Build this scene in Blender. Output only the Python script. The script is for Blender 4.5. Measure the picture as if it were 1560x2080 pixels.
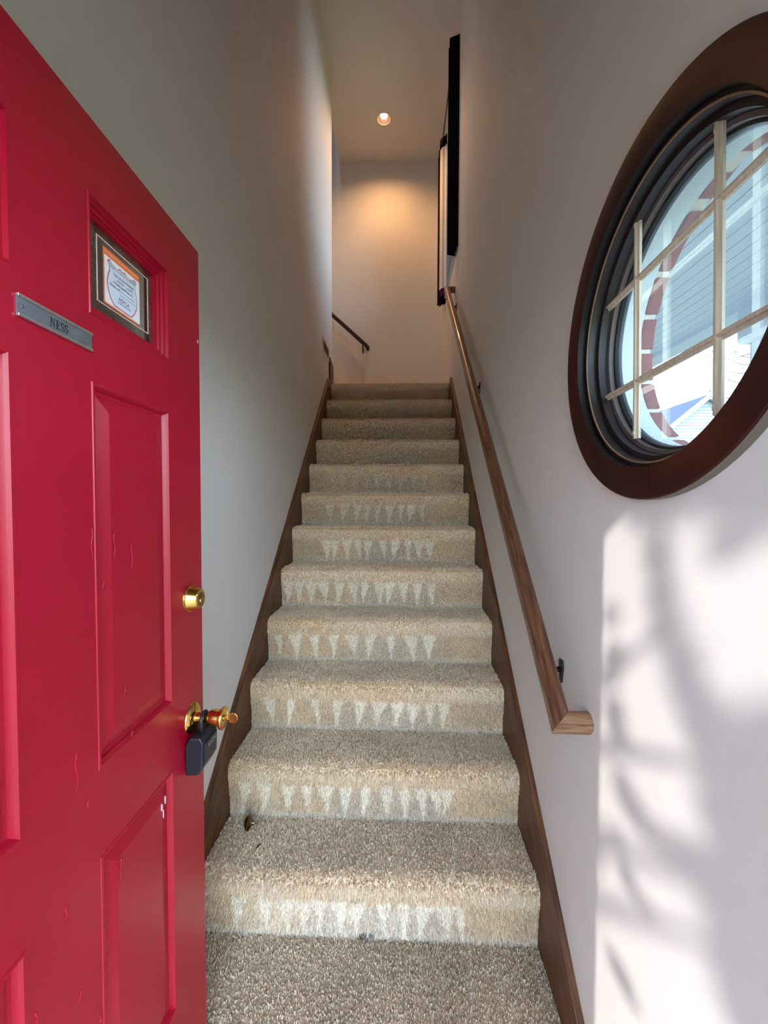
import bpy, math, random
import numpy as np
from mathutils import Matrix, Vector

for _o in list(bpy.data.objects):
    bpy.data.objects.remove(_o)
SC = bpy.context.scene
COL = SC.collection

# ------------------------------------------------------------------ camera
CAMH = 1.435
cam = bpy.data.cameras.new('camera')
cam.sensor_fit = 'VERTICAL'
cam.sensor_height = 36.0
cam.lens = 827.2 / 2080 * 36.0
cam.clip_start = 0.02
cam.clip_end = 400
camo = bpy.data.objects.new('camera', cam)
COL.objects.link(camo)
_p, _y, _r = 0.0306, -0.0397, 0.0032
_Rz = np.array([[math.cos(_y), -math.sin(_y), 0], [math.sin(_y), math.cos(_y), 0], [0, 0, 1]])
_B = np.array([[1, 0, 0], [0, 0, -1], [0, 1, 0]])
_Rx = np.array([[1, 0, 0], [0, math.cos(_p), -math.sin(_p)], [0, math.sin(_p), math.cos(_p)]])
_Rr = np.array([[math.cos(_r), -math.sin(_r), 0], [math.sin(_r), math.cos(_r), 0], [0, 0, 1]])
_R = _Rr @ _Rx @ _B @ _Rz
camo.matrix_world = Matrix(((_R[0][0], -_R[1][0], -_R[2][0], 0),
                            (_R[0][1], -_R[1][1], -_R[2][1], 0),
                            (_R[0][2], -_R[1][2], -_R[2][2], CAMH),
                            (0, 0, 0, 1)))
SC.camera = camo

# ------------------------------------------------------------------ light
SUN_EL, SUN_AZ = math.radians(25.0), math.radians(43.0)      # azimuth of travel from +Y towards +X
SUN_T = Vector((math.sin(SUN_AZ) * math.cos(SUN_EL), math.cos(SUN_AZ) * math.cos(SUN_EL), -math.sin(SUN_EL)))
sl = bpy.data.lights.new('sun', 'SUN')
sl.energy = 1.1
sl.angle = math.radians(0.6)
sl.color = (1.0, 0.965, 0.92)
so = bpy.data.objects.new('sun', sl)
so.rotation_euler = SUN_T.to_track_quat('-Z', 'Y').to_euler()
so.location = (-6, -8, 8)
COL.objects.link(so)

W = bpy.data.worlds.new('world')
SC.world = W
W.use_nodes = True
wn = W.node_tree.nodes
wn.clear()
_tc = wn.new('ShaderNodeTexCoord')
_sx = wn.new('ShaderNodeSeparateXYZ')
_rp = wn.new('ShaderNodeValToRGB')
_rp.color_ramp.elements[0].position = 0.0
_rp.color_ramp.elements[0].color = (0.80, 0.92, 1.0, 1)
_rp.color_ramp.elements[1].position = 1.0
_rp.color_ramp.elements[1].color = (0.26, 0.46, 0.82, 1)
_e = _rp.color_ramp.elements.new(0.30)
_e.color = (0.62, 0.82, 1.0, 1)
_bg = wn.new('ShaderNodeBackground')
_bg.inputs['Strength'].default_value = 3.6
_wo = wn.new('ShaderNodeOutputWorld')
_wl = W.node_tree.links
_wl.new(_tc.outputs['Generated'], _sx.inputs[0])
_wl.new(_sx.outputs['Z'], _rp.inputs['Fac'])
_wl.new(_rp.outputs['Color'], _bg.inputs['Color'])
_wl.new(_bg.outputs[0], _wo.inputs['Surface'])

vs = SC.view_settings
vs.view_transform = 'Standard'
vs.look = 'None'
vs.gamma = 1.0
vs.use_curve_mapping = False
vs.exposure = 1.64
SC.cycles.use_denoising = True
SC.cycles.use_adaptive_sampling = True
SC.cycles.adaptive_threshold = 0.05
SC.cycles.adaptive_min_samples = 16
SC.cycles.max_bounces = 8
SC.cycles.diffuse_bounces = 5
SC.cycles.transparent_max_bounces = 10
SC.cycles.caustics_reflective = False
SC.cycles.caustics_refractive = False
SC.cycles.sample_clamp_indirect = 6.0

rnd = random.Random(7)
nrs = np.random.RandomState(11)


def srgb(r, g, b):
    def f(c):
        c /= 255.0
        return c / 12.92 if c <= 0.04045 else ((c + 0.055) / 1.055) ** 2.4
    return (f(r), f(g), f(b), 1.0)


# ------------------------------------------------------------------ materials
def mat(name, col, rough=0.6, metal=0.0, spec=0.5, noise=None, bump=None, wood=None, coat=0.0, emit=None, attr=None):
    """noise=(scale, colour2, contrast)  bump=(scale, strength)  wood=(axis, dark colour, scale)"""
    m = bpy.data.materials.new(name)
    m.use_nodes = True
    nt = m.node_tree
    n, l = nt.nodes, nt.links
    b = n['Principled BSDF']
    b.inputs['Base Color'].default_value = col
    b.inputs['Roughness'].default_value = rough
    b.inputs['Metallic'].default_value = metal
    b.inputs['Specular IOR Level'].default_value = spec
    b.inputs['Coat Weight'].default_value = coat
    tc = n.new('ShaderNodeTexCoord')
    if noise:
        t = n.new('ShaderNodeTexNoise')
        t.inputs['Scale'].default_value = noise[0]
        t.inputs['Detail'].default_value = 5
        r = n.new('ShaderNodeValToRGB')
        c = noise[2]
        r.color_ramp.elements[0].position = 0.5 - c
        r.color_ramp.elements[1].position = 0.5 + c
        r.color_ramp.elements[0].color = col
        r.color_ramp.elements[1].color = noise[1]
        l.new(tc.outputs['Object'], t.inputs['Vector'])
        l.new(t.outputs['Fac'], r.inputs['Fac'])
        l.new(r.outputs['Color'], b.inputs['Base Color'])
    if wood:
        ax, dark, sc = wood
        mp = n.new('ShaderNodeMapping')
        s = [sc * 14, sc * 14, sc * 14]
        s['xyz'.index(ax)] = sc * 0.9
        mp.inputs['Scale'].default_value = s
        t = n.new('ShaderNodeTexNoise')
        t.inputs['Scale'].default_value = 6
        t.inputs['Detail'].default_value = 7
        t.inputs['Distortion'].default_value = 0.6
        r = n.new('ShaderNodeValToRGB')
        r.color_ramp.elements[0].position = 0.36
        r.color_ramp.elements[1].position = 0.66
        r.color_ramp.elements[0].color = dark
        r.color_ramp.elements[1].color = col
        bp = n.new('ShaderNodeBump')
        bp.inputs['Strength'].default_value = 0.12
        bp.inputs['Distance'].default_value = 0.002
        l.new(tc.outputs['Object'], mp.inputs['Vector'])
        l.new(mp.outputs['Vector'], t.inputs['Vector'])
        l.new(t.outputs['Fac'], r.inputs['Fac'])
        l.new(r.outputs['Color'], b.inputs['Base Color'])
        l.new(t.outputs['Fac'], bp.inputs['Height'])
        l.new(bp.outputs['Normal'], b.inputs['Normal'])
    if attr:
        a = n.new('ShaderNodeAttribute')
        a.attribute_name = attr
        l.new(a.outputs['Color'], b.inputs['Base Color'])
    if bump:
        t = n.new('ShaderNodeTexNoise')
        t.inputs['Scale'].default_value = bump[0]
        t.inputs['Detail'].default_value = 4
        bp = n.new('ShaderNodeBump')
        bp.inputs['Strength'].default_value = bump[1]
        bp.inputs['Distance'].default_value = bump[2] if len(bump) > 2 else 0.004
        l.new(tc.outputs['Object'], t.inputs['Vector'])
        l.new(t.outputs['Fac'], bp.inputs['Height'])
        l.new(bp.outputs['Normal'], b.inputs['Normal'])
    if emit:
        b.inputs['Emission Color'].default_value = emit[0]
        b.inputs['Emission Strength'].default_value = emit[1]
    return m


def glass_mat(name, tint=(1, 1, 1, 1), gloss=0.06, haze=0.0, haze_col=(0.8, 0.9, 1, 1)):
    m = bpy.data.materials.new(name)
    m.use_nodes = True
    n, l = m.node_tree.nodes, m.node_tree.links
    n.clear()
    o = n.new('ShaderNodeOutputMaterial')
    t = n.new('ShaderNodeBsdfTransparent')
    t.inputs[0].default_value = tint
    g = n.new('ShaderNodeBsdfGlossy')
    g.inputs['Roughness'].default_value = 0.03
    mx = n.new('ShaderNodeMixShader')
    fr = n.new('ShaderNodeFresnel')
    fr.inputs['IOR'].default_value = 1.45
    mul = n.new('ShaderNodeMath')
    mul.operation = 'MULTIPLY'
    mul.inputs[1].default_value = gloss / 0.06
    l.new(fr.outputs[0], mul.inputs[0])
    l.new(mul.outputs[0], mx.inputs[0])
    l.new(t.outputs[0], mx.inputs[1])
    l.new(g.outputs[0], mx.inputs[2])
    last = mx
    if haze > 0:
        tr = n.new('ShaderNodeBsdfTranslucent')
        tr.inputs[0].default_value = haze_col
        tc = n.new('ShaderNodeTexCoord')
        no = n.new('ShaderNodeTexNoise')
        no.inputs['Scale'].default_value = 260
        ml = n.new('ShaderNodeMath')
        ml.operation = 'MULTIPLY'
        ml.inputs[1].default_value = haze * 2
        l.new(tc.outputs['Object'], no.inputs['Vector'])
        l.new(no.outputs['Fac'], ml.inputs[0])
        m2 = n.new('ShaderNodeMixShader')
        l.new(ml.outputs[0], m2.inputs[0])
        l.new(mx.outputs[0], m2.inputs[1])
        l.new(tr.outputs[0], m2.inputs[2])
        last = m2
    l.new(last.outputs[0], o.inputs['Surface'])
    return m


M = {}
M['wall'] = mat('wall_paint', (0.80, 0.785, 0.765, 1), 0.75, spec=0.25, noise=(1.6, (0.775, 0.76, 0.735, 1), 0.25), bump=(420, 0.10, 0.002))
M['ceiling'] = mat('ceiling_paint', (0.78, 0.75, 0.70, 1), 0.85, spec=0.15, bump=(260, 0.5, 0.004))
M['carpet'] = mat('carpet', (0.45, 0.40, 0.33, 1), 0.95, spec=0.05, attr='pile')
M['trim'] = mat('stained_trim', srgb(120, 76, 46), 0.42, wood=('y', srgb(64, 38, 22), 1.0))
M['rail'] = mat('rail_oak', srgb(132, 86, 60), 0.33, wood=('y', srgb(78, 46, 30), 1.4), coat=0.35)
M['rail_dark'] = mat('rail_dark_stain', srgb(62, 32, 22), 0.35, wood=('x', srgb(38, 18, 12), 1.2), coat=0.2)
M['rail_end'] = mat('rail_worn_end', srgb(176, 138, 104), 0.6, wood=('x', srgb(110, 74, 48), 1.6))
M['casing'] = mat('casing_wood', srgb(64, 23, 16), 0.45, spec=0.28, noise=(9, srgb(44, 16, 12), 0.22))
M['casing_side'] = mat('casing_side', srgb(118, 108, 98), 0.6)
M['jamb'] = mat('jamb_dark', srgb(34, 24, 25), 0.45)
M['jamb_edge'] = mat('jamb_raw_edge', srgb(150, 116, 90), 0.6)
M['sash'] = mat('sash_grey', srgb(94, 84, 82), 0.5)
M['gasket'] = mat('gasket', srgb(24, 26, 32), 0.4)
M['grille'] = mat('grille_wood', srgb(224, 210, 190), 0.5, wood=('z', srgb(200, 184, 160), 2.0))
M['white_out'] = mat('white_exterior', srgb(206, 212, 216), 0.55)
M['red'] = mat('red_door_paint', srgb(172, 14, 44), 0.32, spec=0.4, noise=(5, srgb(158, 12, 38), 0.3), bump=(300, 0.06, 0.002))
M['chip'] = mat('pale_chip', srgb(225, 190, 190), 0.6)
M['brass'] = mat('brass', srgb(232, 190, 104), 0.13, metal=1.0)
M['brass_dark'] = mat('brass_face', srgb(150, 128, 84), 0.3, metal=1.0)
M['chrome'] = mat('bright_metal', srgb(205, 205, 210), 0.18, metal=1.0)
M['alu'] = mat('brushed_aluminium', srgb(170, 176, 186), 0.38, metal=0.9, noise=(40, srgb(140, 146, 156), 0.3))
M['alu_edge'] = mat('aluminium_edge', srgb(206, 200, 196), 0.28, metal=0.9)
M['ink'] = mat('ink', srgb(26, 26, 34), 0.6)
M['black_plastic'] = mat('black_plastic', srgb(30, 32, 40), 0.38)
M['black_metal'] = mat('black_iron', srgb(22, 24, 28), 0.5)
M['lock_text'] = mat('lock_lettering', srgb(180, 176, 190), 0.5)
M['paper'] = mat('sticker_white', srgb(240, 236, 240), 0.5)
M['paper_blue'] = mat('sticker_shield', srgb(214, 224, 240), 0.5)
M['paper_grey'] = mat('sticker_shield_top', srgb(176, 184, 198), 0.5)
M['orange'] = mat('sticker_orange', srgb(242, 120, 62), 0.5)
M['cream'] = mat('sticker_cream', srgb(255, 224, 180), 0.5)
M['sticker_red'] = mat('sticker_red', srgb(186, 76, 92), 0.5)
M['sticker_purple'] = mat('sticker_logo', srgb(150, 70, 110), 0.5)
M['glass'] = glass_mat('clear_glass', (0.97, 0.98, 0.98, 1))
M['door_glass'] = glass_mat('door_glass', (0.95, 0.94, 0.91, 1), gloss=0.06, haze=0.16, haze_col=(0.95, 0.91, 0.84, 1))  # beige haze lightens the pane in place of the lit wall behind
M['hazy_glass'] = glass_mat('hazy_window_glass', (0.90, 0.97, 1.0, 1), gloss=0.02, haze=0.05, haze_col=(0.72, 0.84, 1.0, 1))
M['dimmed_glass'] = glass_mat('dimmed_glass', (0.50, 0.52, 0.54, 1))  # grey tint added to dim the daylight through the upper window
M['etch'] = mat('etched_line', srgb(226, 214, 204), 0.4)
M['bevel_glass'] = glass_mat('bevelled_glass', (0.85, 0.83, 0.78, 1), gloss=0.12, haze=0.30, haze_col=(0.92, 0.88, 0.82, 1))
M['black_cloth'] = mat('black_cloth', srgb(20, 14, 20), 0.95, spec=0.05)
M['plum_cloth'] = mat('plum_cloth', srgb(70, 44, 92), 0.95, spec=0.05)
M['maroon_cloth'] = mat('maroon_cloth', srgb(42, 18, 24), 0.95, spec=0.05)
M['white_cloth'] = mat('white_lining', srgb(236, 238, 240), 0.9, spec=0.05)
M['steel_dull'] = mat('dull_steel', srgb(120, 112, 108), 0.4, metal=0.8)
M['vent'] = mat('vent_paint', srgb(226, 212, 184), 0.5)
M['vent_slat'] = mat('vent_slat', srgb(122, 100, 72), 0.6)
M['vent_shade'] = mat('shade_plate', srgb(46, 38, 30), 0.8)
M['brick'] = mat('red_brick', srgb(120, 52, 48), 0.85, noise=(30, srgb(146, 74, 66), 0.25), bump=(120, 0.4, 0.004))
M['mortar'] = mat('mortar', srgb(214, 206, 194), 0.9, bump=(150, 0.4, 0.003))
M['soffit'] = mat('soffit_board', srgb(158, 170, 190), 0.6)
M['shingle'] = mat('shingle', srgb(58, 64, 86), 0.9, noise=(14, srgb(44, 50, 70), 0.3))
M['siding'] = mat('siding', srgb(176, 188, 206), 0.6)
M['concrete'] = mat('concrete', srgb(176, 172, 164), 0.9, noise=(4, srgb(150, 148, 142), 0.3), bump=(80, 0.2, 0.003))
M['lawn'] = mat('lawn', srgb(108, 116, 70), 0.95, noise=(2.0, srgb(140, 132, 88), 0.3), bump=(60, 0.6, 0.02))
M['bark'] = mat('bark', srgb(92, 76, 62), 0.9, noise=(12, srgb(66, 54, 44), 0.3))
M['leaf'] = mat('leaf', srgb(86, 110, 52), 0.7, noise=(3, srgb(112, 118, 56), 0.3))
M['bulb'] = mat('lit_bulb', (1, 0.9, 0.75, 1), 0.4, emit=((1.0, 0.68, 0.40, 1), 4.5))
M['can'] = mat('can_baffle', srgb(96, 70, 54), 0.5)
M['can_ring'] = mat('can_ring', srgb(236, 222, 204), 0.5)
M['splinter'] = mat('dark_splinter', srgb(50, 40, 34), 0.8)
M['straw'] = mat('straw', srgb(216, 200, 160), 0.8)
M['stucco'] = mat('exterior_front', srgb(160, 92, 80), 0.85)


# ------------------------------------------------------------------ mesh helpers
class MB:
    def __init__(s):
        s.v, s.f = [], []

    def add(s, v, f):
        o = len(s.v)
        s.v += [tuple(map(float, q)) for q in v]
        s.f += [tuple(i + o for i in q) for q in f]
        return s

    def box(s, x0, x1, y0, y1, z0, z1):
        x0, x1 = sorted((x0, x1)); y0, y1 = sorted((y0, y1)); z0, z1 = sorted((z0, z1))
        return s.add([(x0, y0, z0), (x1, y0, z0), (x1, y1, z0), (x0, y1, z0), (x0, y0, z1), (x1, y0, z1), (x1, y1, z1), (x0, y1, z1)],
                     [(0, 3, 2, 1), (4, 5, 6, 7), (0, 1, 5, 4), (1, 2, 6, 5), (2, 3, 7, 6), (3, 0, 4, 7)])

    def prism(s, poly, axis, a, b):
        """poly in the other two axes (cyclic order y,z / x,z / x,y), extruded a..b"""
        def P(p, t):
            return {'x': (t, p[0], p[1]), 'y': (p[0], t, p[1]), 'z': (p[0], p[1], t)}[axis]
        n = len(poly)
        v = [P(p, a) for p in poly] + [P(p, b) for p in poly]
        f = [tuple(range(n))[::-1], tuple(range(n, 2 * n))] + [(i, (i + 1) % n, n + (i + 1) % n, n + i) for i in range(n)]
        return s.add(v, f)

    def tube(s, pts, rad, n=10, cap=True):
        pts = [Vector(p) for p in pts]
        rads = rad if isinstance(rad, (list, tuple)) else [rad] * len(pts)
        rings, ref = [], None
        for i, p in enumerate(pts):
            t = (pts[min(i + 1, len(pts) - 1)] - pts[max(i - 1, 0)]).normalized()
            if ref is None:
                ref = Vector((0, 0, 1)) if abs(t.z) < 0.9 else Vector((1, 0, 0))
            u = (ref - t * ref.dot(t)).normalized()
            ref = u
            w = t.cross(u)
            rings.append([p + (u * math.cos(a) + w * math.sin(a)) * rads[i] for a in [2 * math.pi * k / n for k in range(n)]])
        v = [q for r in rings for q in r]
        f = []
        for i in range(len(pts) - 1):
            for k in range(n):
                f.append((i * n + k, i * n + (k + 1) % n, (i + 1) * n + (k + 1) % n, (i + 1) * n + k))
        if cap:
            f.append(tuple(range(n))[::-1])
            f.append(tuple((len(pts) - 1) * n + k for k in range(n)))
        return s.add(v, f)

    def lathe(s, prof, c, axis='x', n=32, a0=0.0, a1=2 * math.pi, closed=False):
        """prof list of (radius, along). Revolved about an axis through c."""
        full = abs(a1 - a0 - 2 * math.pi) < 1e-6
        m = n if full else n + 1
        v = []
        for i in range(m):
            a = a0 + (a1 - a0) * i / n
            ca, sa = math.cos(a), math.sin(a)
            for r, h in prof:
                v.append({'x': (c[0] + h, c[1] + r * ca, c[2] + r * sa),
                          'y': (c[0] + r * ca, c[1] + h, c[2] + r * sa),
                          'z': (c[0] + r * ca, c[1] + r * sa, c[2] + h)}[axis])
        k = len(prof)
        f = []
        kk = k if closed else k - 1
        for i in range(n):
            j = (i + 1) % m
            for q in range(kk):
                f.append((i * k + q, i * k + (q + 1) % k, j * k + (q + 1) % k, j * k + q))
        if closed and not full:
            f.append(tuple(range(k)))
            f.append(tuple((m - 1) * k + q for q in range(k))[::-1])
        return s.add(v, f)

    def build(s, name, m, parent=None, smooth=False, bevel=0, at=None, label=None, kind=None, angle=None):
        off = Vector(at) if at is not None else (ORG.get(parent.name, Vector()) if parent is not None else Vector())
        me = bpy.data.meshes.new(name)
        me.from_pydata([(q[0] - off[0], q[1] - off[1], q[2] - off[2]) for q in s.v], [], s.f)
        me.update()
        bm = __import__('bmesh').new()
        bm.from_mesh(me)
        __import__('bmesh').ops.recalc_face_normals(bm, faces=bm.faces)
        bm.to_mesh(me)
        bm.free()
        if smooth:
            me.polygons.foreach_set('use_smooth', [True] * len(me.polygons))
        me.materials.append(M[m] if isinstance(m, str) else m)
        o = bpy.data.objects.new(name, me)
        COL.objects.link(o)
        if parent is not None:
            o.parent = parent
            ORG[o.name] = off
        else:
            o.location = off
            ORG[o.name] = off
        if bevel:
            b = o.modifiers.new('bevel', 'BEVEL')
            b.width = bevel
            b.segments = 2
            b.limit_method = 'ANGLE'
            b.angle_limit = math.radians(40)
        if smooth and angle:
            e = o.modifiers.new('split', 'EDGE_SPLIT')
            e.split_angle = math.radians(angle)
        if label:
            o['label'] = label
        if kind:
            o['kind'] = kind
        return o


ORG = {}


def tag(o, label, cat, group=None, kind=None):
    o['label'] = label
    o['category'] = cat
    if group:
        o['group'] = group
    if kind:
        o['kind'] = kind
    return o


def thing(name, loc, label, cat, group=None, kind=None, rotz=0.0, local=False):
    o = bpy.data.objects.new(name, None)
    o.empty_display_size = 0.1
    COL.objects.link(o)
    o.location = loc
    o.rotation_euler = (0, 0, rotz)
    ORG[o.name] = Vector((0, 0, 0)) if local else Vector(loc)
    return tag(o, label, cat, group, kind)


def bx(*a):
    return MB().box(*a)


def text_mesh(txt, size, to_world, extrude=0.0, align='CENTER', sx=1.0):
    """returns an MB of the text, each point (x, y) of the lettering mapped by to_world(x, y, h)"""
    cu = bpy.data.curves.new('lettering', 'FONT')
    cu.body = txt
    cu.size = size
    cu.align_x = align
    cu.align_y = 'CENTER'
    cu.resolution_u = 3
    ob = bpy.data.objects.new('lettering', cu)
    COL.objects.link(ob)
    dg = bpy.context.evaluated_depsgraph_get()
    me = bpy.data.meshes.new_from_object(ob.evaluated_get(dg))
    v = [to_world(q.co.x * sx, q.co.y, q.co.z) for q in me.vertices]
    f = [tuple(p.vertices) for p in me.polygons]
    bpy.data.objects.remove(ob)
    bpy.data.curves.remove(cu)
    bpy.data.meshes.remove(me)
    return MB().add(v, f)


# ------------------------------------------------------------------ dimensions
XL, XR = -0.653, 0.447            # skirt faces
WL, WR = -0.673, 0.467            # wall faces
Y0, RUN, RISE, NST = 1.2834, 0.2339, 0.2101, 12
LAND = NST * RISE                 # 2.521
YF = 4.86                         # far wall
ZC = 5.37                         # ceiling
YW, ZW = 0.776, 1.784             # centre of the round window
LW_END = 4.0                      # left wall ends here
SLOPE = RISE / RUN

# ------------------------------------------------------------------ structure: room shell
# right wall, with a round and a square opening
RH = 0.287
w2 = (3.50, 4.36, 3.56, 5.12)     # upper window opening y0,y1,z0,z1


def holed_sheet(mb, X):
    y0, y1, z0, z1 = YW - 0.45, YW + 0.45, ZW - 0.45, ZW + 0.45
    n = 96
    circ, sq = [], []
    for i in range(n):
        a = 2 * math.pi * (i + 0.5) / n
        c, s_ = math.cos(a), math.sin(a)
        circ.append((X, YW + RH * c, ZW + RH * s_))
        k = 0.45 / max(abs(c), abs(s_))
        sq.append((X, YW + k * c, ZW + k * s_))
    mb.add(circ + sq, [(i, (i + 1) % n, n + (i + 1) % n, n + i) for i in range(n)])
    # fill square corners
    for sy in (-1, 1):
        for sz in (-1, 1):
            i = int(((math.atan2(sz, sy)) % (2 * math.pi)) / (2 * math.pi) * n - 0.5)
            j = (i + 1) % n
            mb.add([sq[i], sq[j], (X, YW + sy * 0.45, ZW + sz * 0.45)], [(0, 1, 2)])
    a, b, c, d = w2
    for (p, q, r, s_) in ((-0.12, y0, 0, z1), (y0, y1, 0, z0), (y1, YF + 0.1, 0, z1), (-0.12, a, z1, ZC + 0.1),
                          (a, b, z1, c), (a, b, d, ZC + 0.1), (b, YF + 0.1, z1, ZC + 0.1)):
        mb.add([(X, p, r), (X, q, r), (X, q, s_), (X, p, s_)], [(0, 1, 2, 3)])


mb = MB()
holed_sheet(mb, WR)
holed_sheet(mb, 0.582)
mb.lathe([(RH, WR), (RH, 0.582)], (0, YW, ZW), 'x', 96)
a, b, c, d = w2
mb.add([(WR, a, c), (WR, b, c), (WR, b, d), (WR, a, d), (0.582, a, c), (0.582, b, c), (0.582, b, d), (0.582, a, d)],
       [(0, 1, 5, 4), (1, 2, 6, 5), (2, 3, 7, 6), (3, 0, 4, 7)])
wall_right = mb.build('wall_right', 'wall', at=(0.53, 2.4, 0))
tag(wall_right, 'off-white painted wall with the round window, on the right', 'wall', kind='structure')

wl = bx(WL - 0.12, WL, 0.10, LW_END, 0, ZC + 0.2).build('wall_left', 'wall', at=(WL, 2, 0), bevel=0.006)
tag(wl, 'off-white painted wall behind the red door, on the left of the stairs', 'wall', kind='structure')
wf = bx(-3.3, 0.6, YF, YF + 0.12, 0, 6.7).build('wall_far', 'wall', at=(-0.1, YF, 0))
tag(wf, 'warm lit wall at the top of the stairs', 'wall', kind='structure')
LX, LY, LR = -0.186, 4.33, 0.068
cm = MB()
_n = 48
_c = [(LX + LR * math.cos(2 * math.pi * (q + .5) / _n), LY + LR * math.sin(2 * math.pi * (q + .5) / _n), ZC) for q in range(_n)]
_s = []
for q in range(_n):
    a = 2 * math.pi * (q + .5) / _n
    k = 0.2 / max(abs(math.cos(a)), abs(math.sin(a)))
    _s.append((LX + k * math.cos(a), LY + k * math.sin(a), ZC))
cm.add(_c + _s, [(q, (q + 1) % _n, _n + (q + 1) % _n, _n + q) for q in range(_n)])
for sx_, sy_, q in ((1, 1, 5), (-1, 1, 17), (-1, -1, 29), (1, -1, 41)):
    cm.add([_s[q], _s[q + 1], (LX + 0.2 * sx_, LY + 0.2 * sy_, ZC)], [(0, 1, 2)])
for (p, q, r, t) in ((-0.725, 0.6, -0.12, LY - 0.2), (-0.725, 0.6, LY + 0.2, YF), (-0.725, LX - 0.2, LY - 0.2, LY + 0.2), (LX + 0.2, 0.6, LY - 0.2, LY + 0.2)):
    cm.add([(p, r, ZC), (q, r, ZC), (q, t, ZC), (p, t, ZC)], [(0, 1, 2, 3)])
cm.add([(-0.725, -0.12, ZC + 1.33), (0.6, -0.12, ZC + 1.33), (0.6, YF, ZC + 1.33), (-0.725, YF, ZC + 1.33)], [(0, 1, 2, 3)])
cm.add([(-0.725, -0.12, ZC), (-0.725, YF, ZC), (-0.725, YF, ZC + 1.33), (-0.725, -0.12, ZC + 1.33)], [(0, 1, 2, 3)])
ce = cm.build('ceiling', 'ceiling', at=(0, 2.4, ZC))
tag(ce, 'textured off-white ceiling with one recessed lamp', 'ceiling', kind='structure')
# front wall with the doorway (behind the viewer)
DX0, DX1, DH = -0.53, 0.33, 2.05
fw = MB()
fw.box(-0.79, DX0, -0.12, 0.10, 0, ZC + 0.2)
fw.box(DX1, 0.60, -0.12, 0.10, 0, ZC + 0.2)
fw.box(DX0, DX1, -0.12, 0.10, DH, ZC + 0.2)
fw = fw.build('wall_front', 'wall', at=(0, 0, 0))
tag(fw, 'front wall around the open doorway', 'wall', kind='structure')
# upper hall that the second flight climbs into
ue = bx(-3.5, -3.3, LW_END - 0.12, YF + 0.12, 0, 6.7).build('wall_upper_end', 'wall', at=(-3.4, 4.4, 0))
tag(ue, 'end wall above the upper flight of stairs', 'wall', kind='structure')
uh = bx(-3.4, -0.79, LW_END - 0.12, LW_END, 0, 6.7).build('wall_upper', 'wall', at=(-2, 4, 0))
tag(uh, 'painted wall beside the upper flight of stairs', 'wall', kind='structure')
uc = bx(-3.5, -0.725, LW_END - 0.12, YF + 0.12, 6.65, 6.8).build('ceiling_upper', 'ceiling', at=(-2, 4.4, 6.65))
tag(uc, 'high ceiling over the upper flight', 'ceiling', kind='structure')

# ------------------------------------------------------------------ carpeted floor and stairs
C_TAN = np.array(srgb(224, 197, 162)[:3])
C_GREY = np.array(srgb(218, 205, 186)[:3])
C_LITE = np.array(srgb(253, 243, 225)[:3])
C_TREAD = np.array(srgb(236, 215, 186)[:3])
C_TRED2 = np.array(srgb(216, 195, 166)[:3])
C_MID = np.array(srgb(210, 187, 158)[:3])


def smooth(a, b, x):
    t = np.clip((x - a) / (b - a), 0, 1)
    return t * t * (3 - 2 * t)


def lerp(a, b, t):
    return a[None, :] * (1 - t[:, None]) + b[None, :] * t[:, None] if a.ndim == 1 and b.ndim == 1 else a * (1 - t[:, None]) + (b[None, :] if b.ndim == 1 else b) * t[:, None]


def vnoise(x, y, seed):
    """smooth value noise"""
    r = np.random.RandomState(seed).rand(64, 64)
    xi, yi = np.floor(x).astype(int), np.floor(y).astype(int)
    fx, fy = x - xi, y - yi
    fx, fy = fx * fx * (3 - 2 * fx), fy * fy * (3 - 2 * fy)
    g = lambda i, j: r[i % 64, j % 64]
    return (g(xi, yi) * (1 - fx) + g(xi + 1, yi) * fx) * (1 - fy) + (g(xi, yi + 1) * (1 - fx) + g(xi + 1, yi + 1) * fx) * fy


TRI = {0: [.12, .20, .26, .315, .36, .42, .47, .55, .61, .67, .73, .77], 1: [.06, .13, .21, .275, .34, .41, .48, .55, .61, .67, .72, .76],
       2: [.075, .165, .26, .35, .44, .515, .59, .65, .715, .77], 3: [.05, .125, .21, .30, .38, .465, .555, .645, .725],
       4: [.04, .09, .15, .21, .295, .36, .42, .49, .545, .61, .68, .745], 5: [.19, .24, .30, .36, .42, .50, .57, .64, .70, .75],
       6: [.17, .26, .34, .40, .46, .53, .60, .66, .72], 7: [.15, .22, .30, .38, .45, .52, .60, .68, .75]}


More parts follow.
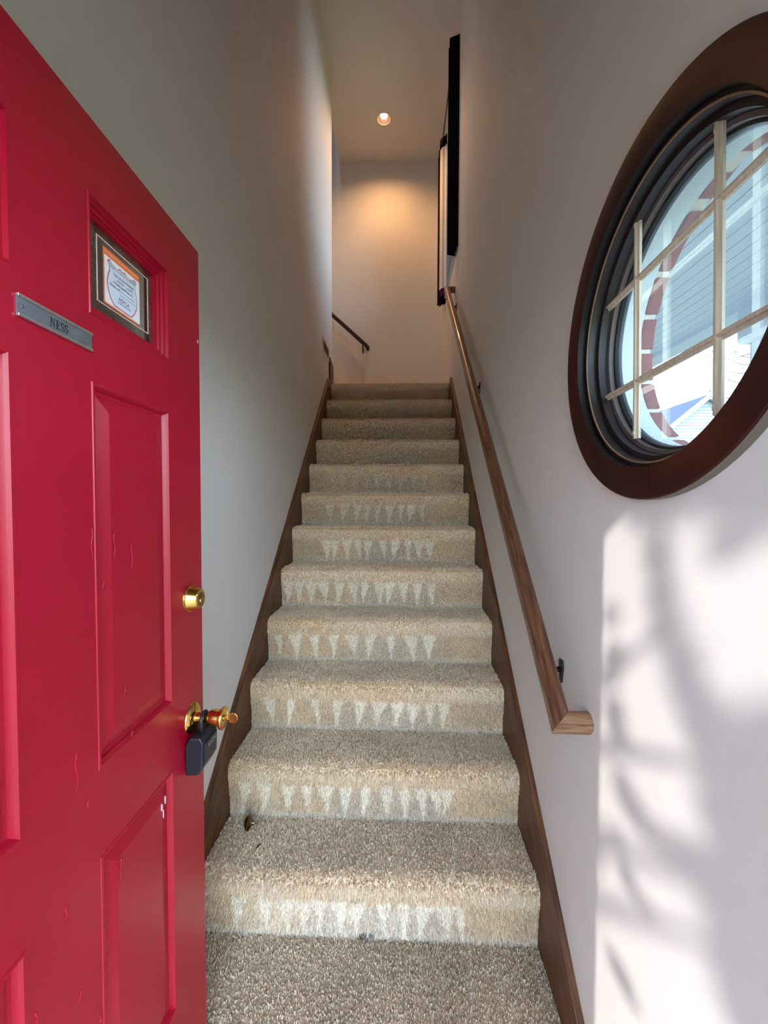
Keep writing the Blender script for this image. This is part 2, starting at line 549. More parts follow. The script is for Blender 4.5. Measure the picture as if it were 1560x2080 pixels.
def riser_colour(k, u, v, X):
    """u across 0..1, v up the riser 0..1 (1 = nosing top)"""
    n1 = vnoise(u * 9 + k * 3, v * 4, 3)
    n2 = vnoise(u * 60, v * 30 + k * 7, 5)
    col = lerp(C_TAN, C_MID, np.clip(n1 * 1.2, 0, 1))
    low = (1 - smooth(0.06, 0.22, v + (n2 - .5) * .06))
    col = lerp(col, C_GREY, low * 0.85)
    mid = smooth(0.30, 0.42, u) * (1 - smooth(0.72, 0.80, u)) * (1 - smooth(.5, .7, v))
    col = lerp(col, C_GREY * 0.80, mid * 0.55)
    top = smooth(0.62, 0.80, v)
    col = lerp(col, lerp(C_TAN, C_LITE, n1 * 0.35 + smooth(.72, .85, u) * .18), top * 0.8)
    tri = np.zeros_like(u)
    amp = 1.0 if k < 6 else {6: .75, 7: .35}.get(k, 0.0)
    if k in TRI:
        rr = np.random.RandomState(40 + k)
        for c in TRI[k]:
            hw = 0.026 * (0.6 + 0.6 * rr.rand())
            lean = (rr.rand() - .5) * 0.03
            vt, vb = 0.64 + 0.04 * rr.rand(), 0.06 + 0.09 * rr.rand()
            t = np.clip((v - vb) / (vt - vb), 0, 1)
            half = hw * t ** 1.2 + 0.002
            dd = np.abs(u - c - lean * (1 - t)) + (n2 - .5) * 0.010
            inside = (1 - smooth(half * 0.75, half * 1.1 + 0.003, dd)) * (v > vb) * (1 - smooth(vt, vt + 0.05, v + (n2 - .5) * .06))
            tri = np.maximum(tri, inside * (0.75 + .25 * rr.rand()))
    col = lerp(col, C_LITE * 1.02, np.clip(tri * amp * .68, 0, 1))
    if k == 0:
        pale = smooth(.10, .2, u) * (1 - smooth(.55, .8, u)) * (1 - smooth(.5, .75, v))
        col = lerp(col, C_LITE, pale * 0.28)
        for (cu_, cv, ru, rv) in ((.487, .085, .013, .045), (.515, .12, .009, .05), (.10, .09, .006, .03), (.49, .05, .02, .03)):
            d2 = ((u - cu_) / ru) ** 2 + ((v - cv) / rv) ** 2
            col = lerp(col, np.array(srgb(92, 88, 80)[:3]), (1 - smooth(.4, 1.2, d2 + (n2 - .5))) * .75)
    return col


def tread_colour(k, u, w, X):
    """w: 0 nosing .. 1 back"""
    n1 = vnoise(u * 7 + k, w * 3 + k, 9)
    n2 = vnoise(u * 26 + k, w * 9, 13)
    col = lerp(C_TREAD, C_TRED2, np.clip(n1 * 0.9 + (n2 - .5) * .4, 0, 1))
    wear = smooth(0.3, 0.5, u) * (1 - smooth(0.75, 0.95, u)) * smooth(0.05, .2, w)
    col = lerp(col, C_TRED2 * 0.9, wear * 0.35)
    for c, s_ in ((.14, .04), (.80, -.05), (.86, .03)):
        col = lerp(col, C_LITE, (1 - smooth(.002, .006, np.abs(u - c - s_ * (1 - w)))) * .35 * (n2 > .3))
    return col


def step_profile(k):
    """list of (y, z, kind, t): riser from the crease up, round nosing, tread back to the next crease"""
    y, z = Y0 + k * RUN, k * RISE
    P = []
    for i in range(13):
        t = i / 12
        P.append((y - 0.016 * smooth(0.3, 1.0, np.array([t]))[0], z + t * (RISE - 0.034), 0))
    cy, cz, r = y + 0.010, z + RISE - 0.028, 0.028
    for i in range(1, 8):
        a = math.pi - i / 8 * math.pi / 2
        P.append((cy + r * math.cos(a), cz + r * math.sin(a), 0 if i < 6 else 1))
    yb = Y0 + (k + 1) * RUN if k < NST - 1 else YF - 0.004
    nn = 12 if k < NST - 1 else 16
    for i in range(nn + 1):
        t = i / nn
        P.append((cy + t * (yb - cy), z + RISE, 1))
    return P


def carpet_strip(P, k, x0, x1, nx):
    P = np.array(P)
    xs = np.linspace(x0, x1, nx)
    n = len(P)
    X = np.repeat(xs, n)
    Y = np.tile(P[:, 0], nx)
    Z = np.tile(P[:, 1], nx)
    K = np.tile(P[:, 2], nx)
    faces = [(i * n + j, (i + 1) * n + j, (i + 1) * n + j + 1, i * n + j + 1) for i in range(nx - 1) for j in range(n - 1)]
    return X, Y, Z, K, faces


def pile_colour(k, X, Y, Z, K):
    u = (X - XL) / (XR - XL)
    v = np.clip((Z - k * RISE) / RISE, 0, 1)
    yb = Y0 + (k + 1) * RUN if k < NST - 1 else YF
    w = np.clip((Y - (Y0 + k * RUN)) / (yb - Y0 - k * RUN), 0, 1)
    if k < 0:
        u2 = u
        return tread_colour(0, u2, np.clip(1 - (Y0 - Y) / 0.6, 0, 1), X) * 0.96
    cr, ct = riser_colour(k, u, v, X), tread_colour(k, u, w, X)
    s = np.where(K > 0.5, smooth(-0.05, 0.14, w), 0.0)
    return lerp(cr, ct, s) if False else cr * (1 - s[:, None]) + ct * s[:, None]


def set_attr(me, col):
    a = me.attributes.new('pile', 'FLOAT_COLOR', 'POINT')
    c = np.ones((len(me.vertices), 4), dtype=np.float32)
    c[:, :3] = col
    a.data.foreach_set('color', c.ravel())


def carpet_mesh(name, P, k, nx, parent, root):
    X, Y, Z, K, F = carpet_strip(P, k, XL, XR, nx)
    me = bpy.data.meshes.new(name)
    V = np.stack([X, Y, Z], 1) - np.array(root)
    me.from_pydata(V.tolist(), [], F)
    me.polygons.foreach_set('use_smooth', [True] * len(F))
    me.materials.append(M['carpet'])
    set_attr(me, pile_colour(k, X, Y, Z, K) * 1.05)
    o = bpy.data.objects.new(name, me)
    COL.objects.link(o)
    if parent is not None:
        o.parent = parent
    else:
        o.location = root
    return o


def tuft_mesh(name, P, k, spacing, h, parent, root, x0=XL, x1=XR):
    """short carpet tufts over a profile"""
    P = np.array(P)
    seg = np.diff(P[:, :2], axis=0)
    L = np.hypot(seg[:, 0], seg[:, 1])
    S = np.concatenate([[0], np.cumsum(L)])
    N = int(S[-1] * (x1 - x0) / spacing ** 2)
    s = nrs.rand(N) * S[-1]
    i = np.clip(np.searchsorted(S, s) - 1, 0, len(L) - 1)
    t = (s - S[i]) / L[i]
    Y = P[i, 0] + seg[i, 0] * t
    Z = P[i, 1] + seg[i, 1] * t
    K = P[i + 1, 2]
    X = x0 + 0.002 + nrs.rand(N) * (x1 - x0 - 0.004)
    ny, nz = -seg[i, 1] / L[i], seg[i, 0] / L[i]
    jx, jy, jz = [(nrs.rand(N) - .5) * h * 1.1 for _ in range(3)]
    hh = h * (0.6 + 0.8 * nrs.rand(N))
    ty, tz = seg[i, 0] / L[i], seg[i, 1] / L[i]
    lean = (-0.95 * tz + 0.15 * ty) * h
    tip = np.stack([X + jx, Y + ny * hh + jy + ty * lean, Z + nz * hh + jz + tz * lean], 1)
    ang = nrs.rand(N) * math.pi
    wd = spacing * 0.72
    # tangent directions: x axis and the profile direction
    ty, tz = seg[i, 0] / L[i], seg[i, 1] / L[i]
    dx = np.cos(ang) * wd
    ds = np.sin(ang) * wd
    d = np.stack([dx, ds * ty, ds * tz], 1)
    base = np.stack([X, Y - ny * 0.001, Z - nz * 0.001], 1)
    V = np.concatenate([base - d, base + d, tip + d * 0.55, tip - d * 0.55]) - np.array(root)
    idx = np.arange(N)
    F = np.stack([idx, idx + N, idx + 2 * N, idx + 3 * N], 1)
    col = pile_colour(k, X, Y, Z, K)
    col = col * (0.80 + 0.40 * nrs.rand(N))[:, None]
    me = bpy.data.meshes.new(name)
    me.vertices.add(4 * N)
    me.vertices.foreach_set('co', V.astype(np.float32).ravel())
    me.loops.add(4 * N)
    me.loops.foreach_set('vertex_index', F.astype(np.int32).ravel())
    me.polygons.add(N)
    me.polygons.foreach_set('loop_start', (np.arange(N) * 4).astype(np.int32))
    me.update(calc_edges=True)
    me.materials.append(M['carpet'])
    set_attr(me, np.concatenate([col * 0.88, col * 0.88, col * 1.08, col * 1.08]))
    o = bpy.data.objects.new(name, me)
    o['kind'] = 'stuff'
    COL.objects.link(o)
    o.parent = parent
    return o


root = (0, 0.7, 0)
floor = carpet_mesh('floor', [(0.10 + (Y0 - 0.10) * i / 30, 0.0, 1) for i in range(31)], -1, 60, None, root)
tag(floor, 'beige cut-pile carpet on the floor below the first step', 'floor', kind='structure')
tuft_mesh('carpet_pile', [(1.0, 0, 1), (Y0, 0, 1)], -1, 0.0034, 0.007, floor, root)

stairs = thing('staircase', (0, Y0, 0), 'straight flight of twelve beige carpeted stairs between brown skirt boards', 'stairs')
root = (0, Y0, 0)
for k in range(NST):
    P = step_profile(k)
    st = carpet_mesh('step', P, k, 150 if k < 8 else 70, stairs, root)
    # solid body underneath
    sp = 0.0034 if k < 2 else (0.0040 if k < 4 else (0.0050 if k < 7 else 0.0066))
    PP = P if k < NST - 1 else P[:24]
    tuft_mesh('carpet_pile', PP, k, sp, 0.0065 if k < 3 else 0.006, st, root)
ub = bx(XL - 0.15, XR + 0.02, Y0 + NST * RUN, YF, LAND - 0.2, LAND - 0.012).build('floor_upper', 'carpet', at=(0, 4.3, LAND - 0.2))
set_attr(ub.data, np.tile(C_TREAD, (len(ub.data.vertices), 1)))
tag(ub, 'small carpeted landing where the stairs turn', 'floor', kind='structure')

# second flight, rising to the left from the landing
st2 = thing('staircase', (-0.71, 4.43, LAND), 'upper flight of carpeted steps rising left from the landing', 'stairs')
for k in range(7):
    x = -0.71 - k * RUN
    s_ = bx(x - RUN - 0.01 if k < 6 else -3.295, x, LW_END + 0.004, YF - 0.004, LAND + k * RISE - (0.02 if k == 0 else 0.0), LAND + (k + 1) * RISE).build('step', 'carpet', st2, bevel=0.012)
    set_attr(s_.data, np.tile(C_TREAD, (len(s_.data.vertices), 1)))

# ------------------------------------------------------------------ skirt boards (stair trim)
def skirt(name, xa, xb, pts, label):
    """board polygon in (y, z), rotated so its grain follows the slope"""
    ang = math.atan(SLOPE)
    c = Vector(((xa + xb) / 2, Y0, 0))
    ca, sa = math.cos(ang), math.sin(ang)
    loc = [((y - Y0) * ca + z * sa, -(y - Y0) * sa + z * ca) for y, z in pts]
    o = MB().prism(loc, 'x', xa - c.x, xb - c.x).build(name, 'trim', bevel=0.003)
    o.location = c
    o.rotation_euler = (ang, 0, 0)
    return tag(o, label, 'trim', kind='structure')


zr = lambda y: 0.140 + 0.8775 * (y - 1.016)
skirt('trim_1', XR, WR + 0.003, [(0.12, 0), (Y0 + 0.02, 0), (Y0 + NST * RUN - 0.02, LAND - 0.03), (3.80, LAND), (3.80, zr(3.76)), (3.76, zr(3.76)), (0.96, zr(0.96)), (0.12, 0.09)],
      'brown skirt board along the right wall of the stairs')
zl = lambda y: 0.44 + 0.9005 * (y - 1.405)
skirt('trim_2', XL, WL - 0.003, [(0.14, 0), (Y0 + 0.02, 0), (Y0 + NST * RUN - 0.02, LAND - 0.03), (3.84, LAND), (3.84, zl(3.74)), (3.74, zl(3.74)), (1.02, zl(1.02)), (0.14, 0.095)],
      'brown skirt board along the left wall of the stairs')
t3 = MB().prism([(3.825, LAND - 0.02), (LW_END + 0.02, LAND - 0.02), (LW_END + 0.02, 2.72), (3.99, 2.735), (3.825, 2.765)], 'x', WL - 0.003, XL - 0.006)
t3.box(WL - 0.10, XL - 0.006, LW_END, LW_END + 0.02, LAND - 0.02, 2.73)
t3 = t3.build('trim_3', 'rail_dark', at=(WL, 3.9, LAND), bevel=0.003)
tag(t3, 'short dark baseboard end at the top corner of the left wall', 'trim', kind='structure')
t4 = bx(-0.70, WR, YF - 0.015, YF + 0.003, LAND - 0.03, LAND + 0.09).build('baseboard_far', 'trim', at=(0, YF, LAND))
tag(t4, 'dark baseboard under the far wall on the landing', 'baseboard', kind='structure')

# ------------------------------------------------------------------ red door
DT = 0.0136
DW, DHT = 0.84, 2.012
door = thing('door_1', (-0.486 + DT * DW, 0.135, 0.012), 'red painted panelled front door standing open against the left wall', 'door', kind='structure', rotz=DT, local=True)
U = [0, 0.137, 0.352, 0.487, 0.703, DW]
V = [0, 0.31, 0.842, 0.988, 1.605, 1.713, 1.893, DHT]
mb = MB()
holes = {(1, 1), (3, 1), (1, 3), (3, 3), (1, 5), (3, 5)}
for i in range(5):
    for j in range(7):
        if (i, j) in holes:
            continue
        mb.box(-0.045, 0.0, U[i], U[i + 1], V[j], V[j + 1])
# merge inner faces so the slab is one clean body
slab = mb.build('door_slab', 'red', door)
_bm = __import__('bmesh').new()
_bm.from_mesh(slab.data)
__import__('bmesh').ops.remove_doubles(_bm, verts=_bm.verts, dist=1e-5)
_cnt = {}
for fc in list(_bm.faces):
    key = tuple(sorted(v.index for v in fc.verts))
    _cnt.setdefault(key, []).append(fc)
__import__('bmesh').ops.delete(_bm, geom=[f_ for g in _cnt.values() if len(g) > 1 for f_ in g], context='FACES')
__import__('bmesh').ops.recalc_face_normals(_bm, faces=_bm.faces)
_bm.to_mesh(slab.data)
_bm.free()


def rect_rings(u0, u1, v0, v1, prof, cap=True):
    """nested rectangles; prof = [(inset, w)]"""
    m_ = MB()
    vv, ff = [], []
    for ins, w in prof:
        vv += [(w, u0 + ins, v0 + ins), (w, u1 - ins, v0 + ins), (w, u1 - ins, v1 - ins), (w, u0 + ins, v1 - ins)]
    for q in range(len(prof) - 1):
        for e in range(4):
            ff.append((q * 4 + e, q * 4 + (e + 1) % 4, q * 4 + 4 + (e + 1) % 4, q * 4 + 4 + e))
    if cap:
        b_ = (len(prof) - 1) * 4
        ff.append((b_, b_ + 1, b_ + 2, b_ + 3))
    return m_.add(vv, ff)


for (i, j) in sorted(holes):
    u0, u1, v0, v1 = U[i], U[i + 1], V[j], V[j + 1]
    if j == 5:
        rect_rings(u0, u1, v0, v1, [(-0.003, 0.0), (-0.002, 0.0018), (0.0005, 0.0018), (0.0015, -0.005), (0.007, -0.005), (0.008, -0.010), (0.0135, -0.010),
                                   (0.0145, -0.0145), (0.019, -0.0145), (0.020, -0.024), (0.006, -0.045)], cap=False).build('glazing_bead', 'red', door)
        gp = rect_rings(u0 + 0.018, u1 - 0.018, v0 + 0.018, v1 - 0.018, [(0.0, -0.0225), (0.020, -0.0185)]).build('glass_pane', 'door_glass', door)
        rim = rect_rings(u0 + 0.020, u1 - 0.020, v0 + 0.020, v1 - 0.020, [(0.0, -0.0215), (0.018, -0.0175)], cap=False).build('bevelled_rim', 'bevel_glass', gp)
        ln = MB()
        a_, b_, c_, d_ = u0 + 0.038, u1 - 0.038, v0 + 0.036, v1 - 0.036
        t_ = 0.0016
        ln.box(-0.0180, -0.0172, a_, b_, c_, c_ + t_)
        ln.box(-0.0180, -0.0172, a_, b_, d_ - t_, d_)
        ln.box(-0.0180, -0.0172, a_, a_ + t_ * 1.6, c_ + t_, d_ - t_)
        ln.box(-0.0180, -0.0172, b_ - t_, b_, c_ + t_, d_ - t_)
        ln.build('etched_border', 'etch', gp)
    else:
        rect_rings(u0, u1, v0, v1, [(-0.001, 0.0), (0.0, 0.0015), (0.004, 0.0015), (0.007, -0.003), (0.010, -0.0095), (0.016, -0.0100), (0.0175, -0.0085), (0.040, -0.0025), (0.042, -0.0022)]).build('panel', 'red', door)

# paint chips and drips on the door face
for (u, v, ru, rv) in ((0.832, 1.80, 0.0022, 0.005), (0.43, 1.61, 0.003, 0.004), (0.66, 0.792, 0.0025, 0.009), (0.672, 0.80, 0.002, 0.008), (0.665, 0.775, 0.0012, 0.008)):
    n_ = 9
    pts = [(u + ru * math.cos(2 * math.pi * q / n_) * (0.7 + 0.5 * rnd.random()), v + rv * math.sin(2 * math.pi * q / n_) * (0.7 + 0.5 * rnd.random())) for q in range(n_)]
    MB().prism(pts, 'x', -0.001, 0.0006).build('paint_chip', 'chip' if u != 0.43 else 'red', door)
for k_ in range(16):
    u = 0.36 + 0.22 * rnd.random()
    v = 0.45 + 1.05 * rnd.random()
    ln_ = 0.01 + 0.05 * rnd.random()
    pts = [(0.0003, u + 0.002 * math.sin(q * 1.7 + k_), v - ln_ * q / 5) for q in range(6)]
    MB().tube(pts, [0.0006 + 0.0007 * rnd.random() for _ in range(6)], 6).build('paint_run', 'red', door, smooth=True)

# name plate
npu0, npu1, npv0, npv1 = 0.361, 0.486, 1.6525, 1.6775
pl = bx(0.0, 0.0022, npu0, npu1, npv0, npv1).build('name_plate', 'alu', door, label='brushed metal name plate reading NESS')
bx(0.0, 0.0045, npu0 - 0.0006, npu1 + 0.0006, npv1 - 0.0022, npv1 + 0.0016).build('plate_rail', 'alu_edge', pl, bevel=0.0006)
bx(0.0, 0.0045, npu0 - 0.0006, npu1 + 0.0006, npv0 - 0.0016, npv0 + 0.0022).build('plate_rail', 'alu_edge', pl, bevel=0.0006)
for uu in (npu0 + 0.007, npu1 - 0.007):
    MB().lathe([(0, 0.0034), (0.0016, 0.0032), (0.0024, 0.0022)], (0, uu, (npv0 + npv1) / 2), 'x', 12).build('screw_head', 'steel_dull', pl, smooth=True)


def serif_letters(word, h, u0, vc, w_):
    """serif capitals drawn as strokes on the door plane"""
    m_ = MB()
    t, T = h * 0.07, h * 0.17

    def quad(pts):
        m_.prism([(u0 + cur + p[0], vc - h / 2 + p[1]) for p in pts], 'x', w_, w_ + 0.0003)
    cur = 0
    for ch in word:
        if ch == 'N':
            wd = h * 0.74
            quad([(0.10 * h, 0), (0.10 * h + t, 0), (0.10 * h + t, h), (0.10 * h, h)])
            quad([(wd - 0.10 * h - t, 0), (wd - 0.10 * h, 0), (wd - 0.10 * h, h), (wd - 0.10 * h - t, h)])
            quad([(0.07 * h, h), (wd - 0.10 * h - T * .3, 0), (wd - 0.10 * h, 0), (0.07 * h + T * 1.2, h)])
            for a_ in (0.0, wd - 0.27 * h):
                pass
            quad([(0, 0), (0.27 * h, 0), (0.27 * h, t * .7), (0, t * .7)])
            quad([(0, h - t * .7), (0.2 * h, h - t * .7), (0.2 * h, h), (0, h)])
            quad([(wd - 0.27 * h, h - t * .7), (wd, h - t * .7), (wd, h), (wd - 0.27 * h, h)])
        elif ch == 'E':
            wd = h * 0.62
            quad([(0.10 * h, 0), (0.10 * h + T, 0), (0.10 * h + T, h), (0.10 * h, h)])
            quad([(0, 0), (wd, 0), (wd, t), (0, t)])
            quad([(0, h - t), (wd * .95, h - t), (wd * .95, h), (0, h)])
            quad([(0.10 * h, h * .5 - t / 2), (wd * .72, h * .5 - t / 2), (wd * .72, h * .5 + t / 2), (0.10 * h, h * .5 + t / 2)])
            quad([(wd - t, 0), (wd + t * .4, h * .26), (wd - t * .3, h * .26), (wd - t * 1.4, 0)])
            quad([(wd * .95 - t, h * .78), (wd * .95, h * .78), (wd * .95, h), (wd * .95 - t, h)])
            quad([(wd * .72 - t, h * .38), (wd * .72, h * .38), (wd * .72, h * .62), (wd * .72 - t, h * .62)])
        else:
            wd = h * 0.50
            P_ = []
            for q in range(11):
                a_ = math.radians(30 + 240 * q / 10)
                P_.append((wd * .5 + wd * .38 * math.cos(a_), h * .745 + h * .235 * math.sin(a_), t + (T - t) * math.sin(math.pi * min(1, q / 10)) * .6 + (T - t) * .5 * (q / 10)))
            for q in range(11):
                a_ = math.radians(90 - 240 * q / 10)
                P_.append((wd * .5 + wd * .42 * math.cos(a_), h * .265 + h * .245 * math.sin(a_), T * .95 - (T - t) * (q / 10)))
            for q in range(len(P_) - 1):
                (x0_, y0_, a0_), (x1_, y1_, a1_) = P_[q], P_[q + 1]
                dx_, dy_ = x1_ - x0_, y1_ - y0_
                L_ = math.hypot(dx_, dy_) or 1
                nx_, ny_ = -dy_ / L_, dx_ / L_
                quad([(x0_ + nx_ * a0_ / 2, y0_ + ny_ * a0_ / 2), (x1_ + nx_ * a1_ / 2, y1_ + ny_ * a1_ / 2), (x1_ - nx_ * a1_ / 2, y1_ - ny_ * a1_ / 2), (x0_ - nx_ * a0_ / 2, y0_ - ny_ * a0_ / 2)])
            quad([(wd * .86, h * .68), (wd * .92, h * .68), (wd * .92, h * .98), (wd * .86, h * .98)])
            quad([(wd * .04, h * .02), (wd * .10, h * .02), (wd * .10, h * .33), (wd * .04, h * .33)])
        cur += wd + h * 0.10
    return m_


serif_letters('NESS', 0.0115, 0.409, (npv0 + npv1) / 2 - 0.0004, 0.0023).build('lettering', 'ink', pl)

# rescue sticker behind the right-hand glass (a flat printed decal)
su0, su1, sv0, sv1 = 0.538, 0.634, 1.752, 1.845
SW = -0.0150
stk = bx(SW - 0.0003, SW, su0, su1, sv0, sv1).build('sticker', 'paper', door, label='white and orange pet rescue sticker with a shield')
bw, bh = su1 - su0, sv1 - sv0
om = bx(SW, SW + 0.0003, su0, su1, sv1 - bh * 0.125, sv1)
om.box(SW, SW + 0.0003, su0, su0 + bw * 0.022, sv0, sv1 - bh * 0.125)
om.box(SW, SW + 0.0003, su0, su1, sv0, sv0 + bh * 0.03)
om.build('orange_band', 'orange', stk)


def onst(cu_, cv, lay):
    return lambda x, y, h_: (SW + 0.0004 + lay * 0.0002, su0 + bw * cu_ + x, sv0 + bh * cv + y)


text_mesh('IN CASE OF FIRE NOTIFY FIREFIGHTER', 0.0052, onst(0.5, 0.937, 0)).build('print', 'cream', stk)
half = [(0.0, 0.80), (0.06, 0.83), (0.16, 0.775), (0.27, 0.795), (0.345, 0.855), (0.405, 0.80), (0.36, 0.73), (0.355, 0.66), (0.40, 0.55), (0.425, 0.42), (0.40, 0.28), (0.33, 0.14), (0.24, 0.055)]
shield = [(0.5 + a_, b_) for a_, b_ in half] + [(0.5 - a_, b_) for a_, b_ in half[::-1][:-1]]
mk = lambda s_, lay: MB().prism([(su0 + bw * (0.5 + (p[0] - .5) * s_), sv0 + bh * (0.45 + (p[1] - .45) * s_)) for p in shield], 'x', SW + lay * 0.0002, SW + (lay + 1) * 0.0002)
mk(1.0, 1).build('shield_outline', 'sticker_red', stk)
mk(0.955, 2).build('shield', 'paper_blue', stk)
top = [(0.5 + a_ * .955, .45 + (b_ - .45) * .955) for a_, b_ in half[:7]] + [(0.5 - a_ * .955, .45 + (b_ - .45) * .955) for a_, b_ in half[:7][::-1]]
MB().prism([(su0 + bw * p[0], sv0 + bh * p[1]) for p in top], 'x', SW + 0.0006, SW + 0.0008).build('shield_top', 'paper_grey', stk)
text_mesh('PETS INSIDE', 0.0070, onst(0.5, 0.755, 3)).build('print', 'paper', stk)
text_mesh('Type of pets in house:', 0.0062, onst(0.52, 0.64, 3)).build('print', 'ink', stk)
text_mesh('__DOGS   __CATS', 0.0058, onst(0.53, 0.56, 3)).build('print', 'ink', stk)
text_mesh('__OTHER (specify below)', 0.0052, onst(0.47, 0.485, 3)).build('print', 'ink', stk)
text_mesh('Please call:', 0.0060, onst(0.28, 0.41, 3)).build('print', 'ink', stk)
ln = MB()
for q, (a_, b_) in enumerate(((0.42, 0.84), (0.42, 0.84))):
    z_ = sv0 + bh * (0.395 - 0.065 * q)
    ln.box(SW + 0.0006, SW + 0.001, su0 + bw * a_, su0 + bw * b_, z_, z_ + 0.0004)
ln.build('print', 'steel_dull', stk)
text_mesh('ASPCA', 0.0098, onst(0.52, 0.235, 3)).build('print', 'sticker_purple', stk)
text_mesh('WE ARE THEIR VOICE', 0.0036, onst(0.52, 0.165, 3)).build('print', 'ink', stk)

# deadbolt
du, dv = 0.782, 1.193
db = MB().lathe([(0.0, 0.026), (0.0205, 0.026), (0.0225, 0.0245), (0.0235, 0.022), (0.029, 0.004), (0.031, 0.003), (0.0315, 0.0), (0.0, -0.001)], (0, du, dv), 'x', 48).build('deadbolt', 'brass', door, smooth=True, angle=30)
MB().lathe([(0.0, 0.0265), (0.0155, 0.0265), (0.0165, 0.0255)], (0, du, dv), 'x', 32).build('lock_face', 'brass_dark', db, smooth=True, angle=30)
kf = MB().lathe([(0.0, 0.0285), (0.006, 0.028), (0.0065, 0.0262)], (0, du, dv - 0.004), 'x', 20)
kf.build('key_plug', 'brass', db, smooth=True, angle=30)
bx(0.028, 0.0287, du - 0.0007, du + 0.0007, dv - 0.009, dv + 0.001).build('keyhole', 'ink', db)

# knob: rose, neck, cylinder head
ku, kv = 0.788, 0.910
kn = MB().lathe([(0.0, 0.010), (0.016, 0.010), (0.024, 0.0085), (0.031, 0.005), (0.034, 0.0015), (0.0345, 0.0), (0.0, -0.001)], (0, ku, kv), 'x', 48).build('door_knob', 'brass', door, smooth=True, angle=40, label='polished brass knob set')
MB().lathe([(0.0125, 0.008), (0.011, 0.02), (0.0115, 0.034), (0.016, 0.041), (0.0195, 0.046), (0.0195, 0.060), (0.0195, 0.066), (0.0245, 0.069), (0.0255, 0.0725), (0.0245, 0.076), (0.0205, 0.0765), (0.0195, 0.0745), (0.0, 0.0745)],
           (0, ku, kv), 'x', 48).build('knob_head', 'brass', kn, smooth=True, angle=40)
MB().lathe([(0.0, 0.0775), (0.0065, 0.0772), (0.007, 0.0746)], (0, ku, kv), 'x', 20).build('key_plug', 'brass_dark', kn, smooth=True, angle=40)
# hinges on the hinge edge
for z_ in (0.22, 1.0, 1.80):
    h_ = MB().tube([(-0.048, -0.006, z_ - 0.045), (-0.048, -0.006, z_ + 0.045)], 0.006, 10).build('hinge', 'brass_dark', door, smooth=True)


def door_pt(w, u, v):
    return door.matrix_basis @ Vector((w, u, v))


# key in the knob (its own thing)
bpy.context.view_layer.update()
Mdoor = Matrix.Translation(Vector((-0.486 + DT * DW, 0.135, 0.012))) @ Matrix.Rotation(DT, 4, 'Z')


def dw(mb_):
    """door-local shape to world"""
    r = MB()
    r.v = [tuple(Mdoor @ Vector(q)) for q in mb_.v]
    r.f = list(mb_.f)
    return r


kp = Mdoor @ Vector((0.078, ku, kv))
key = thing('key', kp, 'brass key sticking out of the door knob', 'key')
bow = [(0.087, kv - 0.0095), (0.093, kv - 0.0118), (0.101, kv - 0.0112), (0.1065, kv - 0.005), (0.1065, kv + 0.005), (0.101, kv + 0.0112), (0.093, kv + 0.0118), (0.087, kv + 0.0095)]
kb = MB().prism([(p[0], p[1]) for p in bow], 'y', ku - 0.0011, ku + 0.0011)
dw(kb).build('bow', 'brass', key, bevel=0.0005)
dw(MB().box(0.0745, 0.0885, ku - 0.001, ku + 0.001, kv - 0.0042, kv + 0.0042)).build('blade', 'brass', key, bevel=0.0003)
dw(MB().prism([(0.094, kv - 0.004), (0.100, kv - 0.0035), (0.100, kv + 0.0035), (0.094, kv + 0.004), (0.091, kv)], 'y', ku - 0.0014, ku + 0.0014)).build('bow_mark', 'brass_dark', key)

# lock box hanging from the knob
lw0, lw1, lu0, lu1, lv0, lv1 = 0.002, 0.042, 0.748, 0.822, 0.797, 0.880
lp = Mdoor @ Vector((0.04, 0.787, lv0))
lb = thing('lock_box', lp, 'black key lock box hanging from the brass door knob', 'lock box')
body = [(lw0, lv0), (lw0 + 0.022, lv0), (lw0 + 0.032, lv0 + 0.003), (lw1 - 0.001, lv0 + 0.020), (lw1 + 0.001, lv1 - 0.008), (lw1 - 0.006, lv1 + 0.004), (lw0 + 0.010, lv1 + 0.002), (lw0, lv1 - 0.014)]
dw(MB().prism(body, 'y', lu0, lu1)).build('body', 'black_plastic', lb, bevel=0.003)
fr = [(lw0 + 0.036, lv0 + 0.010), (lw1 + 0.0025, lv0 + 0.024), (lw1 + 0.0040, lv1 - 0.012), (lw1 - 0.001, lv1 - 0.012), (lw1 - 0.002, lv0 + 0.024), (lw0 + 0.034, lv0 + 0.012)]
dw(MB().prism(fr, 'y', lu0 + 0.008, lu1 - 0.006)).build('cover', 'black_plastic', lb, bevel=0.001)
sh = [(0.028, ku - 0.0165, lv1 - 0.004)] + [(0.028, ku - 0.0165 * math.cos(math.pi * q / 10), kv - 0.004 + 0.0175 * math.sin(math.pi * q / 10)) for q in range(11)] + [(0.028, ku + 0.0165, lv1 - 0.004)]
dw(MB().tube(sh, 0.0042, 12)).build('shackle', 'black_plastic', lb, smooth=True)


text_mesh('AXON', 0.0135, lambda x, y, h_: tuple(Mdoor @ Vector((lw1 + 0.0044, (lu0 + lu1) / 2 + x + 0.002, lv1 - 0.024 + y)))).build('lettering', 'lock_text', lb)

